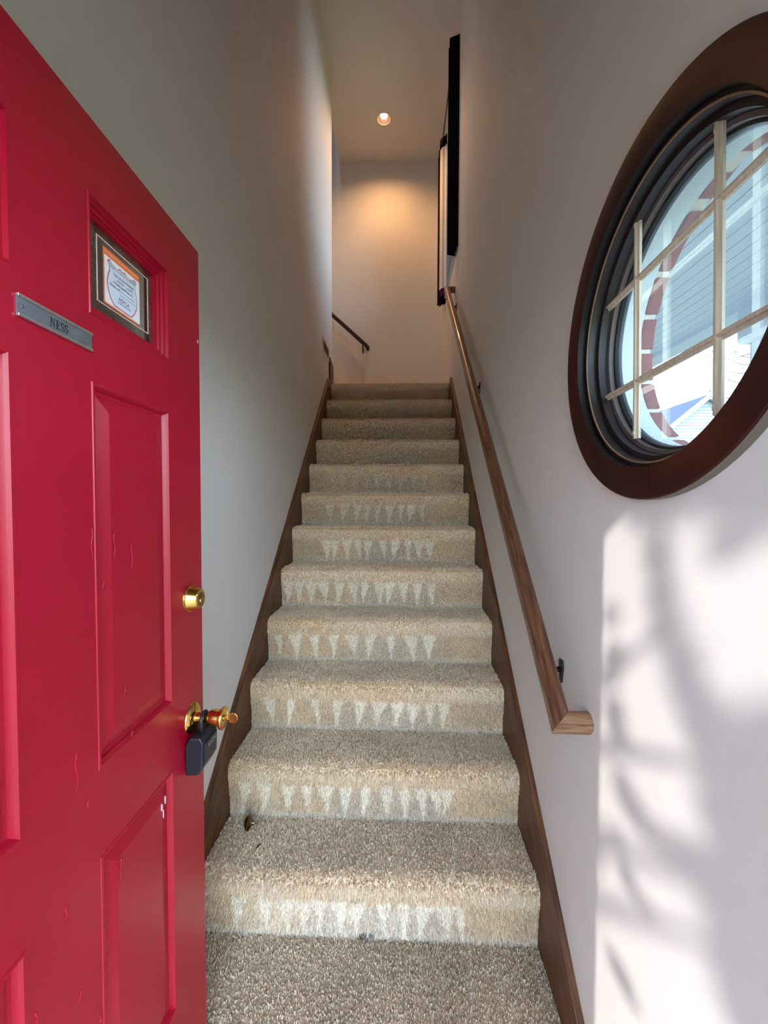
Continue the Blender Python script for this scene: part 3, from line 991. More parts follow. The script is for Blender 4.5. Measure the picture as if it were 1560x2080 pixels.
# ------------------------------------------------------------------ round window
win = thing('window_1', (WR, YW, ZW - 0.35), 'round window with a dark wood casing and loose pale grille', 'window', kind='structure')
for q, (a0, a1) in enumerate(((-94, -4), (-4, 86), (86, 176), (176, 266))):
    g = 0.12
    MB().lathe([(0.287, 0.022), (0.287, 0.001), (0.289, 0.0), (0.345, 0.0), (0.347, 0.002), (0.347, 0.0225)], (XR, YW, ZW), 'x', 30, math.radians(a0 + g), math.radians(a1 - g), closed=True).build('casing_segment', 'casing', win, smooth=True, angle=30)
MB().lathe([(0.3465, 0.4505), (0.3478, 0.4505), (0.3478, 0.4688), (0.3465, 0.4688)], (0, YW, ZW), 'x', 96, closed=True).build('casing_edge', 'casing_side', win, smooth=True, angle=25)
MB().lathe([(0.2868, 0.449), (0.2868, 0.468), (0.2755, 0.4685), (0.275, 0.492), (0.2868, 0.492)], (0, YW, ZW), 'x', 96, closed=True).build('jamb_ring', 'jamb', win, smooth=True, angle=25)
MB().lathe([(0.2762, 0.4660), (0.2795, 0.4660), (0.2795, 0.4686), (0.2762, 0.4686)], (0, YW, ZW), 'x', 96, closed=True).build('raw_wood_edge', 'jamb_edge', win, smooth=True, angle=25)
MB().lathe([(0.2748, 0.488), (0.264, 0.489), (0.2625, 0.512), (0.2748, 0.512)], (0, YW, ZW), 'x', 96, closed=True).build('stop_ring', 'jamb', win, smooth=True, angle=25)
MB().lathe([(0.2622, 0.508), (0.254, 0.5095), (0.2525, 0.530), (0.2622, 0.530)], (0, YW, ZW), 'x', 96, closed=True).build('sash_ring', 'sash', win, smooth=True, angle=25)
MB().lathe([(0.2524, 0.520), (0.248, 0.521), (0.246, 0.527), (0.2455, 0.536), (0.2524, 0.536)], (0, YW, ZW), 'x', 96, closed=True).build('gasket', 'gasket', win, smooth=True, angle=25)
MB().lathe([(0.2868, 0.53), (0.2525, 0.53), (0.2525, 0.581), (0.2868, 0.581)], (0, YW, ZW), 'x', 96, closed=True).build('outer_ring', 'white_out', win, smooth=True, angle=25)
gl = MB()
n_ = 64
gl.v = [(0.529, YW + 0.249 * math.cos(2 * math.pi * q / n_), ZW + 0.249 * math.sin(2 * math.pi * q / n_)) for q in range(n_)]
gl.f = [tuple(range(n_))]
gl.build('glass_pane', 'hazy_glass', win)
# grille, slightly rotated, resting in the opening
ga = math.radians(1.6)


def grot(y, z):
    return (YW + (y - YW) * math.cos(ga) + (z - ZW) * math.sin(ga), ZW - (y - YW) * math.sin(ga) + (z - ZW) * math.cos(ga))


def grille_bar(kind_, c, lo, hi):
    hw, gx = 0.0075, 0.500
    prof = [(-hw, gx + 0.004), (-hw, gx - 0.001), (-hw * 0.45, gx - 0.003), (-hw * 0.3, gx - 0.007), (hw * 0.3, gx - 0.007), (hw * 0.45, gx - 0.003), (hw, gx - 0.001), (hw, gx + 0.004)]
    v_, f_ = [], []
    for end in (lo, hi):
        for (o_, x_) in prof:
            y_, z_ = (c + o_, end) if kind_ == 'v' else (end, c + o_)
            yy, zz = grot(y_, z_)
            v_.append((x_ - (0.0012 if kind_ == 'v' else 0.0), yy, zz))
    n8 = len(prof)
    f_ = [tuple(range(n8)), tuple(range(n8, 2 * n8))[::-1]] + [(i_, (i_ + 1) % n8, n8 + (i_ + 1) % n8, n8 + i_) for i_ in range(n8)]
    return MB().add(v_, f_)


gr = grille_bar('v', 0.891, 1.568, 2.030).build('vertical_muntin', 'grille', win)
grille_bar('v', 0.671, 1.566, 2.026).build('vertical_muntin', 'grille', win)
grille_bar('h', 1.690, 0.545, 1.014).build('horizontal_muntin', 'grille', win)
grille_bar('h', 1.905, 0.545, 1.016).build('horizontal_muntin', 'grille', win)
for (vy, vz) in ((0.891, 2.018), (0.891, 1.580), (0.671, 2.014), (0.671, 1.578)):
    yy, zz = grot(vy, vz)
    bx(0.4905, 0.4935, yy - 0.0028, yy + 0.0028, zz - 0.004, zz + 0.004).build('grille_clip', 'grille', win, bevel=0.0008)

# ------------------------------------------------------------------ handrails
def rail_profile(w, h):
    """rounded bread-loaf section"""
    p = []
    for a_ in range(0, 181, 20):
        p.append((w / 2 * math.cos(math.radians(a_)) * 1.0, h * 0.10 + h * 0.40 * math.sin(math.radians(a_)) ** 0.8))
    p += [(-w / 2, -h * 0.30), (-w * 0.42, -h * 0.48), (w * 0.42, -h * 0.48), (w / 2, -h * 0.30)]
    return p


def bracket(x_wall, y, z, xr, zr_, parent, sgn=1):
    """wall plate with a curved arm up to the underside of the rail (rail at x = xr)"""
    pm = MB()
    pm.prism([(y - 0.011, z + 0.030), (y - 0.014, z + 0.012), (y - 0.009, z - 0.012), (y - 0.006, z - 0.036), (y + 0.006, z - 0.036), (y + 0.009, z - 0.012), (y + 0.014, z + 0.012), (y + 0.011, z + 0.030)], 'x', x_wall - 0.006 * sgn, x_wall)
    b_ = pm.build('bracket', 'black_metal', parent, bevel=0.0015)
    pts = [(x_wall - 0.004 * sgn, y, z + 0.002), (x_wall - 0.022 * sgn, y, z + 0.0), (xr + 0.010 * sgn, y, z + 0.008), (xr, y, zr_)]
    MB().tube(pts, [0.009, 0.007, 0.006, 0.008], 10).build('bracket_arm', 'black_metal', b_, smooth=True)
    return b_


hr = thing('handrail', (0.40, 1.0, 0.87), 'long brown wooden handrail on the right wall, below the round window', 'handrail')
RX = 0.398
RA, RB = Vector((RX, 1.005, 0.888)), Vector((RX, 3.62, 3.262))
ang = math.atan2(RB.z - RA.z, RB.y - RA.y)
L_ = (RB - RA).length
ro = MB()
prof = rail_profile(0.046, 0.050)
n_ = len(prof)
vv = []
for t_, cut in ((0.0, 1), (L_, 0)):
    for (px, pz) in prof:
        # lower end is mitred against the wall return
        vv.append((px, t_ + ((px) * 0.85 if cut else -(px) * 0.85), pz))
ro.add(vv, [tuple(range(n_)), tuple(range(n_, 2 * n_))[::-1]] + [(i_, (i_ + 1) % n_, n_ + (i_ + 1) % n_, n_ + i_) for i_ in range(n_)])
ro = ro.build('rail', 'rail', hr, smooth=True, angle=35, at=(0, 0, 0))
ro.location = RA - ORG[hr.name]
ro.rotation_euler = (ang, 0, 0)


def rail_return(P0, sgn, name, m_):
    """short piece from the mitre to the wall, in the tilted rail frame"""
    r_ = MB()
    v_ = []
    for xe, cut in ((0.0, 1), (WR - RX + 0.001, 0)):
        for (py, pz) in prof:
            v_.append((xe + (py * 1.0 if cut else 0.0) * sgn * 1.0, py, pz))
    # mitre: near end offset follows py
    v_ = []
    for (py, pz) in prof:
        v_.append((py * 1.15 * sgn, py, pz))
    for (py, pz) in prof:
        v_.append((WR - RX + 0.0005, py, pz))
    r_.add(v_, [tuple(range(n_)), tuple(range(n_, 2 * n_))[::-1]] + [(i_, (i_ + 1) % n_, n_ + (i_ + 1) % n_, n_ + i_) for i_ in range(n_)])
    o_ = r_.build(name, m_, hr, smooth=True, angle=35, at=(0, 0, 0))
    o_.location = P0 - ORG[hr.name]
    o_.rotation_euler = (ang, 0, 0)
    return o_


rail_return(RA, 1, 'lower_return', 'rail_end')
rail_return(RB, -1, 'upper_return', 'rail')
tl = lambda y: RA.z + (y - RA.y) * math.tan(ang)
for y in (1.175, 2.44, 3.50):
    bracket(WR, y, tl(y) - 0.095, RX, tl(y) - 0.033, hr)

hr2 = thing('handrail', (-0.6, 4.80, 3.2), 'short dark handrail on the far wall beside the upper flight', 'handrail')
A2, B2 = Vector((-0.390, 4.79, 3.215)), Vector((-2.0, 4.79, 3.215 + 1.61 * 0.90))
d2 = (B2 - A2)
MB().tube([A2 + Vector((0, 0.07, 0)), A2 + Vector((0.0, 0.01, 0)), A2 + d2 * 0.012, B2], [0.022, 0.023, 0.023, 0.023], 14).build('rail', 'rail_dark', hr2, smooth=True, angle=50)
for f_ in (0.035, 0.55):
    c = A2 + d2 * f_
    b_ = MB().prism([(c.x - 0.010, c.z - 0.05), (c.x - 0.006, c.z - 0.105), (c.x + 0.006, c.z - 0.105), (c.x + 0.010, c.z - 0.05)], 'y', YF - 0.008, YF).build('bracket', 'black_metal', hr2)
    MB().tube([(c.x, YF - 0.004, c.z - 0.07), (c.x, 4.80, c.z - 0.062), (c.x, 4.79, c.z - 0.015)], 0.006, 8).build('bracket_arm', 'black_metal', b_, smooth=True)

# ------------------------------------------------------------------ vent on the left wall
ve = thing('air_vent', (WL, 3.66, 2.70), 'small beige wall vent near the top of the left wall', 'vent')
y0_, y1_, z0_, z1_ = 3.505, 3.815, 2.715, 2.835
fr = MB()
X0_, X1_ = WL - 0.001, WL + 0.007
fr.box(X0_, X1_, y0_, y1_, z0_, z0_ + 0.018)
fr.box(X0_, X1_, y0_, y1_, z1_ - 0.018, z1_)
fr.box(X0_, X1_, y0_, y0_ + 0.02, z0_ + 0.018, z1_ - 0.018)
fr.box(X0_, X1_, y1_ - 0.02, y1_, z0_ + 0.018, z1_ - 0.018)
fr.build('frame', 'vent', ve, bevel=0.001)
bx(WL, WL + 0.0015, y0_ + 0.02, y1_ - 0.02, z0_ + 0.018, z1_ - 0.018).build('dark_plate', 'vent_shade', ve)  # dark plate on the wall, standing in for shade inside the vent
for q in range(6):
    z_ = z0_ + 0.024 + q * 0.0135
    MB().prism([(WL + 0.001, z_), (WL + 0.0055, z_ + 0.006), (WL + 0.0065, z_ + 0.006), (WL + 0.002, z_)], 'y', y0_ + 0.02, y1_ - 0.02).build('louvre', 'vent_slat', ve)  # slat colour darkened so the vent interior reads as shaded

# ------------------------------------------------------------------ recessed ceiling lamp
cl = thing('ceiling_light', (LX, LY, ZC), 'round recessed lamp glowing warm in the ceiling', 'ceiling light')
MB().lathe([(0.064, -0.001), (0.066, -0.005), (0.076, -0.004), (0.079, -0.0005), (0.064, -0.0005)], (LX, LY, ZC), 'z', 40, closed=True).build('trim_ring', 'can_ring', cl, smooth=True, angle=40)
MB().lathe([(0.0645, -0.001), (0.0645, 0.05), (0.060, 0.13), (0.0, 0.135)], (LX, LY, ZC), 'z', 40).build('baffle', 'can', cl, smooth=True, angle=40)
MB().lathe([(0.0, 0.010), (0.018, 0.013), (0.033, 0.024), (0.038, 0.040), (0.034, 0.057), (0.020, 0.085), (0.018, 0.13)], (LX, LY, ZC), 'z', 32).build('bulb', 'bulb', cl, smooth=True)
spl = bpy.data.lights.new('lamp_beam', 'SPOT')
spl.energy = 19
spl.color = (1.0, 0.50, 0.19)
spl.spot_size = math.radians(150)
spl.spot_blend = 0.9
spl.shadow_soft_size = 0.05
spo = bpy.data.objects.new('lamp_beam', spl)
COL.objects.link(spo)
spo.parent = cl
spo.location = (0, 0, -0.001)

# ------------------------------------------------------------------ upper window and its curtains
wn2 = thing('window_2', (0.56, 3.93, 3.56), 'tall window beside the landing, mostly behind curtains', 'window', kind='structure')
a, b, c, d = w2
fm = MB()
for (p, q, r, s_) in ((a, b, c, c + 0.05), (a, b, d - 0.05, d), (a, a + 0.05, c + 0.05, d - 0.05), (b - 0.05, b, c + 0.05, d - 0.05)):
    fm.box(0.545, 0.578, p, q, r, s_)
fm.build('sash_frame', 'white_out', wn2, bevel=0.003)
bx(0.55, 0.574, a + 0.05, b - 0.05, (c + d) / 2 - 0.015, (c + d) / 2 + 0.015).build('meeting_rail', 'white_out', wn2)
for zz in ((c + 0.05, (c + d) / 2 - 0.015), ((c + d) / 2 + 0.015, d - 0.05)):
    MB().add([(0.562, a + 0.05, zz[0]), (0.562, b - 0.05, zz[0]), (0.562, b - 0.05, zz[1]), (0.562, a + 0.05, zz[1])], [(0, 1, 2, 3)]).build('glass_pane', 'dimmed_glass', wn2)
bx(WR - 0.012, 0.55, a, b, c - 0.02, c + 0.0).build('window_stool', 'white_out', wn2, bevel=0.003)

rod = thing('curtain_rod', (0.425, 3.9, 5.17), 'thin metal curtain rod above the upper window', 'curtain rod')
MB().tube([(0.425, 3.45, 5.165), (0.425, 4.62, 5.165)], 0.008, 12).build('rod', 'steel_dull', rod, smooth=True)
for y in (4.635,):
    MB().lathe([(0.0, -0.016), (0.011, -0.012), (0.016, 0.0), (0.011, 0.012), (0.0, 0.016)], (0.425, y, 5.165), 'y', 16).build('finial', 'steel_dull', rod, smooth=True)
for y in (3.60, 4.60):
    MB().tube([(0.425, y, 5.165), (0.44, y, 5.16), (WR, y, 5.16)], 0.005, 8).build('rod_bracket', 'steel_dull', rod, smooth=True)


def pleated(path, z0, z1, thick=0.003):
    """vertical cloth following an (x, y) path"""
    m_ = MB()
    n = len(path)
    nz = 8
    v_ = []
    for side in (-1, 1):
        for j in range(nz + 1):
            for i, (x_, y_) in enumerate(path):
                p0, p1 = path[max(i - 1, 0)], path[min(i + 1, n - 1)]
                dx_, dy_ = p1[0] - p0[0], p1[1] - p0[1]
                l_ = math.hypot(dx_, dy_) or 1
                v_.append((x_ - dy_ / l_ * thick / 2 * side, y_ + dx_ / l_ * thick / 2 * side, z0 + (z1 - z0) * j / nz))
    f_ = []
    blk = n * (nz + 1)
    for s_ in (0, 1):
        for j in range(nz):
            for i in range(n - 1):
                o_ = s_ * blk
                f_.append((o_ + j * n + i, o_ + j * n + i + 1, o_ + (j + 1) * n + i + 1, o_ + (j + 1) * n + i))
    for i in range(n - 1):
        f_.append((i, i + 1, blk + i + 1, blk + i))
        o_ = nz * n
        f_.append((o_ + i, o_ + i + 1, blk + o_ + i + 1, blk + o_ + i))
    for j in range(nz):
        for e in (0, n - 1):
            f_.append((j * n + e, (j + 1) * n + e, blk + (j + 1) * n + e, blk + j * n + e))
    return m_.add(v_, f_)


cu1 = thing('curtain', (0.43, 3.48, 3.50), 'black curtain panel on the rod, nearest the stairs', 'curtain', group='curtains of the upper window')
pth = [(0.462, 3.428)]
for q in range(0, 33):
    t_ = q / 32
    pth.append((0.425 + 0.036 * math.cos(math.pi * 4 * t_) * (1 if t_ > 0.02 else 1), 3.432 + 0.14 * t_))
pleated(pth, 3.515, 5.205).build('cloth', 'black_cloth', cu1, smooth=True, angle=60)
cu2 = thing('curtain', (0.43, 4.5, 3.50), 'dark curtain panel with white lining at the far end of the rod', 'curtain', group='curtains of the upper window')
lining = [(0.466, 4.36)] + [(0.464 - 0.062 * t_, 4.33 + 0.010 * math.sin(t_ * 7.5) + 0.08 * t_) for t_ in [q / 12 for q in range(13)]]
lp_ = lining[1:]
pleated(lp_, 3.655, 5.10).build('lining', 'white_cloth', cu2, smooth=True, angle=60)
pleated(lp_, 5.10, 5.205).build('grommet_band', 'black_cloth', cu2, smooth=True, angle=60)
pleated(lp_, 3.575, 3.655).build('plum_band', 'plum_cloth', cu2, smooth=True, angle=60)
pleated([(x_ + 0.004, y_) for x_, y_ in lp_], 3.485, 3.575).build('hem', 'black_cloth', cu2, smooth=True, angle=60)
back = [lp_[-1]] + [(0.400 + 0.0 * t_ + 0.045 * (1 - math.cos(2 * math.pi * 2 * t_)) / 2, 4.412 + 0.18 * t_) for t_ in [q / 24 for q in range(25)]]
pleated(back, 3.575, 5.17).build('cloth', 'maroon_cloth', cu2, smooth=True, angle=60)
for (xx, yy) in ((0.425, 4.395),):
    MB().lathe([(0.0165, -0.003), (0.0215, -0.004), (0.0235, 0.0), (0.0215, 0.006), (0.0165, 0.005)], (xx, yy - 0.012, 5.160), 'y', 24, closed=True).build('grommet', 'steel_dull', cu2, smooth=True)

# ------------------------------------------------------------------ small things on the second tread
z1 = RISE
kb = thing('loose_knob', (-0.552, 1.442, z1 + 0.006), 'loose dark metal knob with a silver threaded stud on the carpet', 'knob')
fx = Vector((-0.552, 1.442, z1 + 0.035))
rotk = Matrix.Rotation(math.radians(12), 4, 'Z') @ Matrix.Rotation(math.radians(8), 4, 'Y')


def kl(mb_):
    r = MB()
    r.v = [tuple(fx + (rotk @ Vector(q))) for q in mb_.v]
    r.f = list(mb_.f)
    return r


M['gunmetal'] = mat('dark_polished_metal', srgb(140, 128, 100), 0.12, metal=1.0)
kl(MB().lathe([(0.0, -0.016), (0.012, -0.015), (0.021, -0.010), (0.0255, -0.003), (0.026, 0.001), (0.023, 0.005), (0.015, 0.010), (0.008, 0.014), (0.0075, 0.018), (0.0, 0.018)], (0, 0, 0), 'x', 36)).build('knob_cap', 'gunmetal', kb, smooth=True, angle=40)
kl(MB().lathe([(0.0, 0.036), (0.0042, 0.035)] + [(0.0050 if q % 2 else 0.0040, 0.034 - q * 0.0016) for q in range(10)] + [(0.0045, 0.015)], (0, 0, 0), 'x', 16)).build('threaded_stud', 'chrome', kb, smooth=True, angle=40)
spn = MB().tube([(-0.497, 1.357, z1 + 0.011), (-0.490, 1.369, z1 + 0.013), (-0.484, 1.380, z1 + 0.012)], [0.0012, 0.0026, 0.0010], 6).build('splinter', 'splinter', at=(-0.49, 1.368, z1 + 0.008))
tag(spn, 'tiny dark splinter lying on the carpet below the loose knob', 'debris')
stw = MB().tube([(0.192, 1.215, 0.010), (0.190, 1.205, 0.013), (0.187, 1.196, 0.011)], 0.0012, 6).build('straw_bit', 'straw', at=(0.19, 1.205, 0.006))
tag(stw, 'pale bit of straw on the carpet in front of the first step', 'debris')

# ------------------------------------------------------------------ outside: brick veneer, side porch, neighbour, garden
be = thing('brick_wall', (0.63, YW, 0), 'red brick outer wall seen through the round window', 'brick wall', kind='structure')
RB_ = 0.257
n = 72
mo = MB()
for Xs in (0.584, 0.612):
    circ = [(Xs, YW + (RB_ + 0.004) * math.cos(2 * math.pi * (q + .5) / n), ZW + (RB_ + 0.004) * math.sin(2 * math.pi * (q + .5) / n)) for q in range(n)]
    out = []
    for q in range(n):
        a_ = 2 * math.pi * (q + .5) / n
        k_ = 0.7 / max(abs(math.cos(a_)), abs(math.sin(a_)))
        out.append((Xs, YW + k_ * math.cos(a_), ZW + k_ * math.sin(a_)))
    mo.add(circ + out, [(q, (q + 1) % n, n + (q + 1) % n, n + q) for q in range(n)])
mo.lathe([(RB_ + 0.004, 0.584), (RB_ + 0.004, 0.612)], (0, YW, ZW), 'x', n)
mo.box(0.584, 0.612, YW + 0.70, 6.0, 0, w2[2])
mo.box(0.584, 0.612, -0.12, YW - 0.70, 0, w2[2])
mo.box(0.584, 0.612, YW - 0.70, YW + 0.70, 0, ZW - 0.70)
mo.box(0.584, 0.612, YW - 0.70, YW + 0.70, ZW + 0.70, w2[2])
mo.box(0.584, 0.612, -0.12, w2[0], w2[2], 5.6)
mo.box(0.584, 0.612, w2[1], 6.0, w2[2], 5.6)
mo.box(0.584, 0.612, w2[0], w2[1], w2[3], 5.6)
mo.build('mortar', 'mortar', be)
ch = 0.0762
z_ = ZW - 0.36
row = 0
while z_ < ZW + 0.36:
    za, zb = z_, z_ + ch - 0.010
    for sgn in (-1, 1):
        def edge(zz):
            q = RB_ ** 2 - (zz - ZW) ** 2
            return math.sqrt(q) if q > 0 else 0.0
        pts = [(YW + sgn * edge(za + (zb - za) * t_ / 4), za + (zb - za) * t_ / 4) for t_ in range(5)]
        ln_ = 0.20 if row % 2 else 0.10
        ye = YW + sgn * (RB_ + 0.02 + ln_)
        if max(abs(p[0] - YW) for p in pts) > 0.001:
            poly = pts + [(ye, zb), (ye, za)]
            MB().prism(poly, 'x', 0.586, 0.617).build('brick', 'brick', be, bevel=0.003)
        else:
            MB().prism([(YW + sgn * 0.005, za), (ye, za), (ye, zb), (YW + sgn * 0.005, zb)], 'x', 0.586, 0.617).build('brick', 'brick', be, bevel=0.003)
    z_ += ch
    row += 1

po = thing('porch_roof', (1.7, 2.0, 2.70), 'white boarded side porch roof seen through the round window', 'porch')
xx = 0.625
while xx < 2.46:
    bx(xx, xx + 0.082, -0.1, 5.6, 2.855, 2.875).build('soffit_board', 'soffit', po, bevel=0.003)
    xx += 0.088
bx(0.63, 2.75, -0.1, 5.6, 2.90, 2.98).build('roof_deck', 'shingle', po)
bx(2.46, 2.62, -0.1, 5.6, 2.815, 2.90).build('beam', 'soffit', po, bevel=0.004)
bx(2.47, 2.61, 2.80, 3.02, -0.1, 2.57).build('column', 'soffit', po, bevel=0.006)
bx(2.45, 2.63, 2.74, 3.11, 2.57, 2.815).build('column_capital', 'soffit', po, bevel=0.006)

gd = bx(-60, 60, -60, 90, -0.5, -0.16).build('ground', 'lawn', at=(0, 0, -0.16))
tag(gd, 'lawn around the house', 'ground', kind='structure')
sp = bx(-1.6, 1.4, -1.6, 0.10, -0.158, -0.005).build('stoop', 'concrete', at=(0, -0.8, -0.158), bevel=0.01)
tag(sp, 'concrete stoop outside the open door', 'stoop', kind='structure')
fp = bx(-2.2, 1.2, -1.05, -0.125, 2.62, 2.74).build('sky_block_canopy', 'soffit', at=(0, -0.6, 2.62), bevel=0.01)  # unseen canopy, added to lower the sky light near the door
tag(fp, 'unseen canopy added over the doorway to cut sky light', 'canopy', kind='structure')
wg = bx(-1.95, -1.75, -1.30, -0.125, -0.158, 2.62).build('wall_sky_block', 'siding', at=(-1.85, -0.7, -0.158))  # unseen wall, added to keep sky light off the right wall
tag(wg, 'unseen wall added left of the doorway to block sky light', 'wall', kind='structure')
pf = bx(0.66, 2.8, -0.1, 5.6, -0.158, -0.02).build('porch_floor', 'concrete', at=(1.7, 2, -0.158))
tag(pf, 'concrete floor of the side porch', 'porch floor', kind='structure')
walk = bx(-1.0, 0.6, -9, -1.62, -0.159, -0.12).build('front_walk', 'concrete', at=(0, -5, -0.159))
tag(walk, 'concrete path leading to the stoop', 'path', kind='structure')

nb = thing('neighbour_house', (12, 20, -0.16), 'pale sided neighbouring house with a grey gable roof', 'house')
GY, PX, PZ, EZ, EX = 16.6, 12.0, 5.58, 3.95, 1.95
bx(PX - 1.75, PX + 1.75, GY + 0.15, 27, -0.16, EZ + 0.15).build('wall', 'siding', nb)
for sgn in (-1, 1):
    rp = MB()
    dx_ = EX * sgn
    rp.prism([(PX, PZ), (PX + dx_, EZ), (PX + dx_, EZ - 0.12), (PX, PZ - 0.14)], 'y', GY - 0.15, 27.3)
    rf = rp.build('roof_slope', 'shingle', nb)
    MB().prism([(PX, PZ + 0.02), (PX + dx_ * 1.01, EZ + 0.01), (PX + dx_ * 1.01, EZ - 0.17), (PX, PZ - 0.18)], 'y', GY - 0.22, GY - 0.151).build('rake_board', 'white_out', rf)
zz = 2.0
i_ = 0
while zz < PZ - 0.2:
    hw = min(1.75, (PZ - 0.14 - zz) / (PZ - EZ) * EX)
    hw2 = min(1.75, (PZ - 0.14 - zz - 0.115) / (PZ - EZ) * EX)
    if hw2 > 0.05:
        MB().add([(PX - hw, GY + 0.03, zz), (PX + hw, GY + 0.03, zz), (PX + hw2, GY + 0.07, zz + 0.118), (PX - hw2, GY + 0.07, zz + 0.118),
                  (PX - hw, GY + 0.15, zz), (PX + hw, GY + 0.15, zz), (PX + hw2, GY + 0.15, zz + 0.118), (PX - hw2, GY + 0.15, zz + 0.118)],
                 [(0, 1, 2, 3), (4, 5, 6, 7), (0, 1, 5, 4), (1, 2, 6, 5), (2, 3, 7, 6), (3, 0, 4, 7)]).build('siding_board', 'siding', nb)
    zz += 0.12


# ------------------------------------------------------------------ trees
def leaf_cloud(clumps, size, per, seed, jitter=1.0):
    r = np.random.RandomState(seed)
    vs_, fs_ = [], []
    for (c, rad, dens) in clumps:
        m = int(per * dens)
        d_ = r.normal(size=(m, 3))
        d_ /= np.linalg.norm(d_, axis=1)[:, None]
        p = np.array(c) + d_ * (r.rand(m) ** 0.45 * rad)[:, None]
        for q in range(m):
            a_ = r.normal(size=3); a_ /= np.linalg.norm(a_)
            b_ = np.cross(a_, r.normal(size=3)); b_ /= np.linalg.norm(b_)
            s_ = size * (0.6 + 0.8 * r.rand())
            o = len(vs_)
            vs_ += [tuple(p[q] - a_ * s_), tuple(p[q] + b_ * s_ * .42), tuple(p[q] + a_ * s_), tuple(p[q] - b_ * s_ * .42)]
            fs_.append((o, o + 1, o + 2, o + 3))
    return MB().add(vs_, fs_)


TD = 5.2
# where shade of twigs, and of low clumps standing in for the viewer, falls on the right wall: (y, z, radius) in metres
spots = [(0.766, 1.396, 0.0204), (0.756, 1.333, 0.0201), (0.74, 1.274, 0.0215), (0.725, 1.217, 0.0228), (0.691, 1.169, 0.0234), (0.667, 1.131, 0.0242), (0.639, 1.098, 0.0263), (0.604, 1.073, 0.0292),
         (0.568, 1.06, 0.0378), (0.531, 1.067, 0.0449), (0.558, 0.993, 0.0472), (0.527, 0.966, 0.051), (0.532, 0.896, 0.0514), (0.678, 1.448, 0.0295), (0.6, 1.457, 0.0326), (0.548, 1.446, 0.0331),
         (0.767, 1.441, 0.0241), (0.605, 1.369, 0.011), (0.829, 1.412, 0.014), (0.891, 1.095, 0.0194), (0.91, 1.049, 0.0154), (0.896, 0.973, 0.0173), (0.874, 0.926, 0.0137), (0.858, 0.841, 0.0145),
         (0.827, 0.82, 0.016), (0.782, 0.816, 0.0123), (0.737, 0.825, 0.0116), (0.698, 0.841, 0.0127), (0.651, 0.861, 0.0142), (0.614, 0.887, 0.0178), (0.876, 0.704, 0.0127), (0.915, 1.18, 0.0088),
         (0.832, 0.663, 0.0091), (0.768, 0.657, 0.0074), (0.865, 0.436, 0.0126), (0.818, 0.44, 0.0119), (0.537, 0.831, 0.0519), (0.567, 0.785, 0.0274), (0.514, 0.793, 0.0497), (0.557, 0.731, 0.0202),
         (0.526, 1.134, 0.0318), (0.504, 1.086, 0.0488), (0.494, 0.972, 0.0538), (0.479, 0.898, 0.0521), (0.584, 1.014, 0.0282), (0.562, 0.892, 0.0408)]
clumps = []
for (sy_, sz_, sr_) in spots:
    clumps.append((tuple(Vector((WR, sy_, sz_)) - SUN_T * (TD + rnd.uniform(-0.8, 0.8))), sr_ * 1.15, 1.0 + (sr_ / 0.03) ** 2 * 0.6))
# the crown above those twigs
up = []
for q in range(46):
    yy = rnd.uniform(0.15, 1.05)
    zz = rnd.uniform(1.56, 2.3)
    up.append((tuple(Vector((WR, yy, zz)) - SUN_T * (TD + rnd.uniform(-0.9, 0.9))), rnd.uniform(0.08, 0.2), 5))
for q in range(230):  # wide outer crown, added to block sky light from the right wall
    while True:
        yy, zz = rnd.uniform(-3.6, 4.6), rnd.uniform(-1.6, 4.8)
        if not (0.0 < yy < 1.35 and -0.45 < zz < 1.75):
            break
    up.append((tuple(Vector((WR, yy, zz)) - SUN_T * (TD + rnd.uniform(-0.9, 0.9))), rnd.uniform(0.25, 0.36), 2.2))
T0 = Vector((WR, 0.7, 1.4)) - SUN_T * TD
tr = thing('shade_tree', (T0.x - 0.9, T0.y - 0.3, -0.16), 'leafy tree in the front garden that dapples the sunlight', 'tree')
tb = Vector((T0.x - 0.9, T0.y - 0.3, -0.16))
MB().tube([tb, tb + Vector((0.05, 0.02, 1.2)), tb + Vector((0.0, 0.05, 2.4)), tb + Vector((0.15, 0.1, 4.2)), tb + Vector((0.3, 0.1, 5.6))], [0.16, 0.13, 0.12, 0.08, 0.03], 12).build('trunk', 'bark', tr, smooth=True)
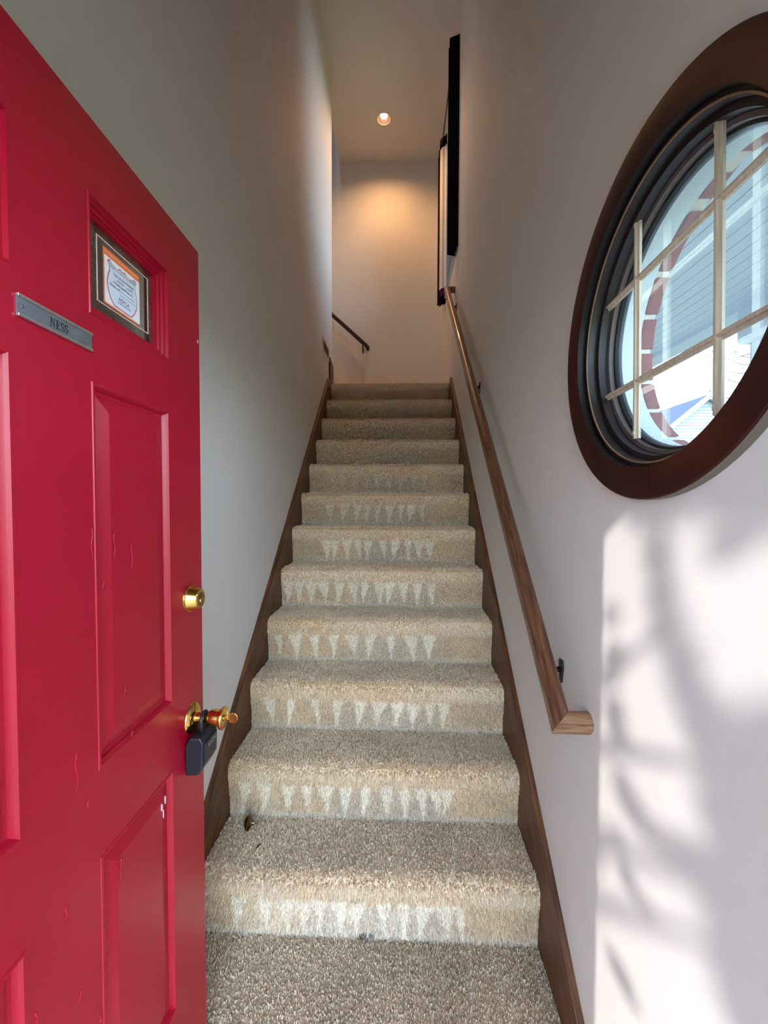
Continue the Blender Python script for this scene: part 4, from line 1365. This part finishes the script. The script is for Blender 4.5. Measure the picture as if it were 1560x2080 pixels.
for q in (3, 8, 12, 30, 36):
    e_ = Vector(clumps[q][0])
    s_ = tb + Vector((0.05, 0.05, 2.6 + 0.25 * (q % 5)))
    MB().tube([s_, s_.lerp(e_, 0.5) + Vector((0, 0, 0.12)), e_], [0.05, 0.022, 0.006], 8).build('branch', 'bark', tr, smooth=True)
leaf_cloud(clumps, 0.022, 130, 5).build('foliage', 'leaf', tr, kind='stuff')
leaf_cloud(up, 0.065, 45, 6).build('foliage', 'leaf', tr, kind='stuff')

t2 = thing('garden_tree', (13.2, 21.5, -0.16), 'thin leafy tree behind the neighbouring house', 'tree')
b2 = Vector((12.2, 21.2, -0.16))
b2 = Vector((11.6, 20.2, -0.16)) * 1.6
b2.z = -0.16
t2.location = b2
ORG[t2.name] = b2.copy()
MB().tube([b2, b2 + Vector((0.1, 0, 3)), b2 + Vector((0, 0.1, 7.4))], [0.2, 0.15, 0.03], 10).build('trunk', 'bark', t2, smooth=True)
leaf_cloud([(tuple(b2 + Vector((rnd.uniform(-2.2, 2.2), rnd.uniform(-1, 1), 6.4 + rnd.uniform(-1.4, 1.6)))), 0.7, 1.0) for _ in range(16)], 0.10, 70, 8).build('foliage', 'leaf', t2, kind='stuff')
t5 = thing('twig_tree', (10.2, 12.6, -0.16), 'bare twigs with a few leaves against the sky beyond the porch', 'tree')
b5 = Vector((10.0, 11.6, -0.16))
t5.location = b5
ORG[t5.name] = b5.copy()
MB().tube([b5, b5 + Vector((0.1, 0.1, 3)), b5 + Vector((0.2, 0.3, 6.8))], [0.14, 0.09, 0.02], 10).build('trunk', 'bark', t5, smooth=True)
tw = []
for q in range(9):
    s_ = b5 + Vector((0.15, 0.2, 4.2 + 0.2 * q))
    e_ = s_ + Vector((-0.3 + rnd.uniform(-.3, .3), 1.0 + rnd.uniform(0, 0.9), 0.1 + rnd.uniform(-0.2, 0.5)))
    MB().tube([s_, s_.lerp(e_, .5) + Vector((0, 0, -0.12)), e_], [0.025, 0.014, 0.006], 6).build('branch', 'bark', t5)
    tw.append((tuple(e_), 0.35, 0.4))
leaf_cloud(tw, 0.05, 40, 9).build('foliage', 'leaf', t5, kind='stuff')
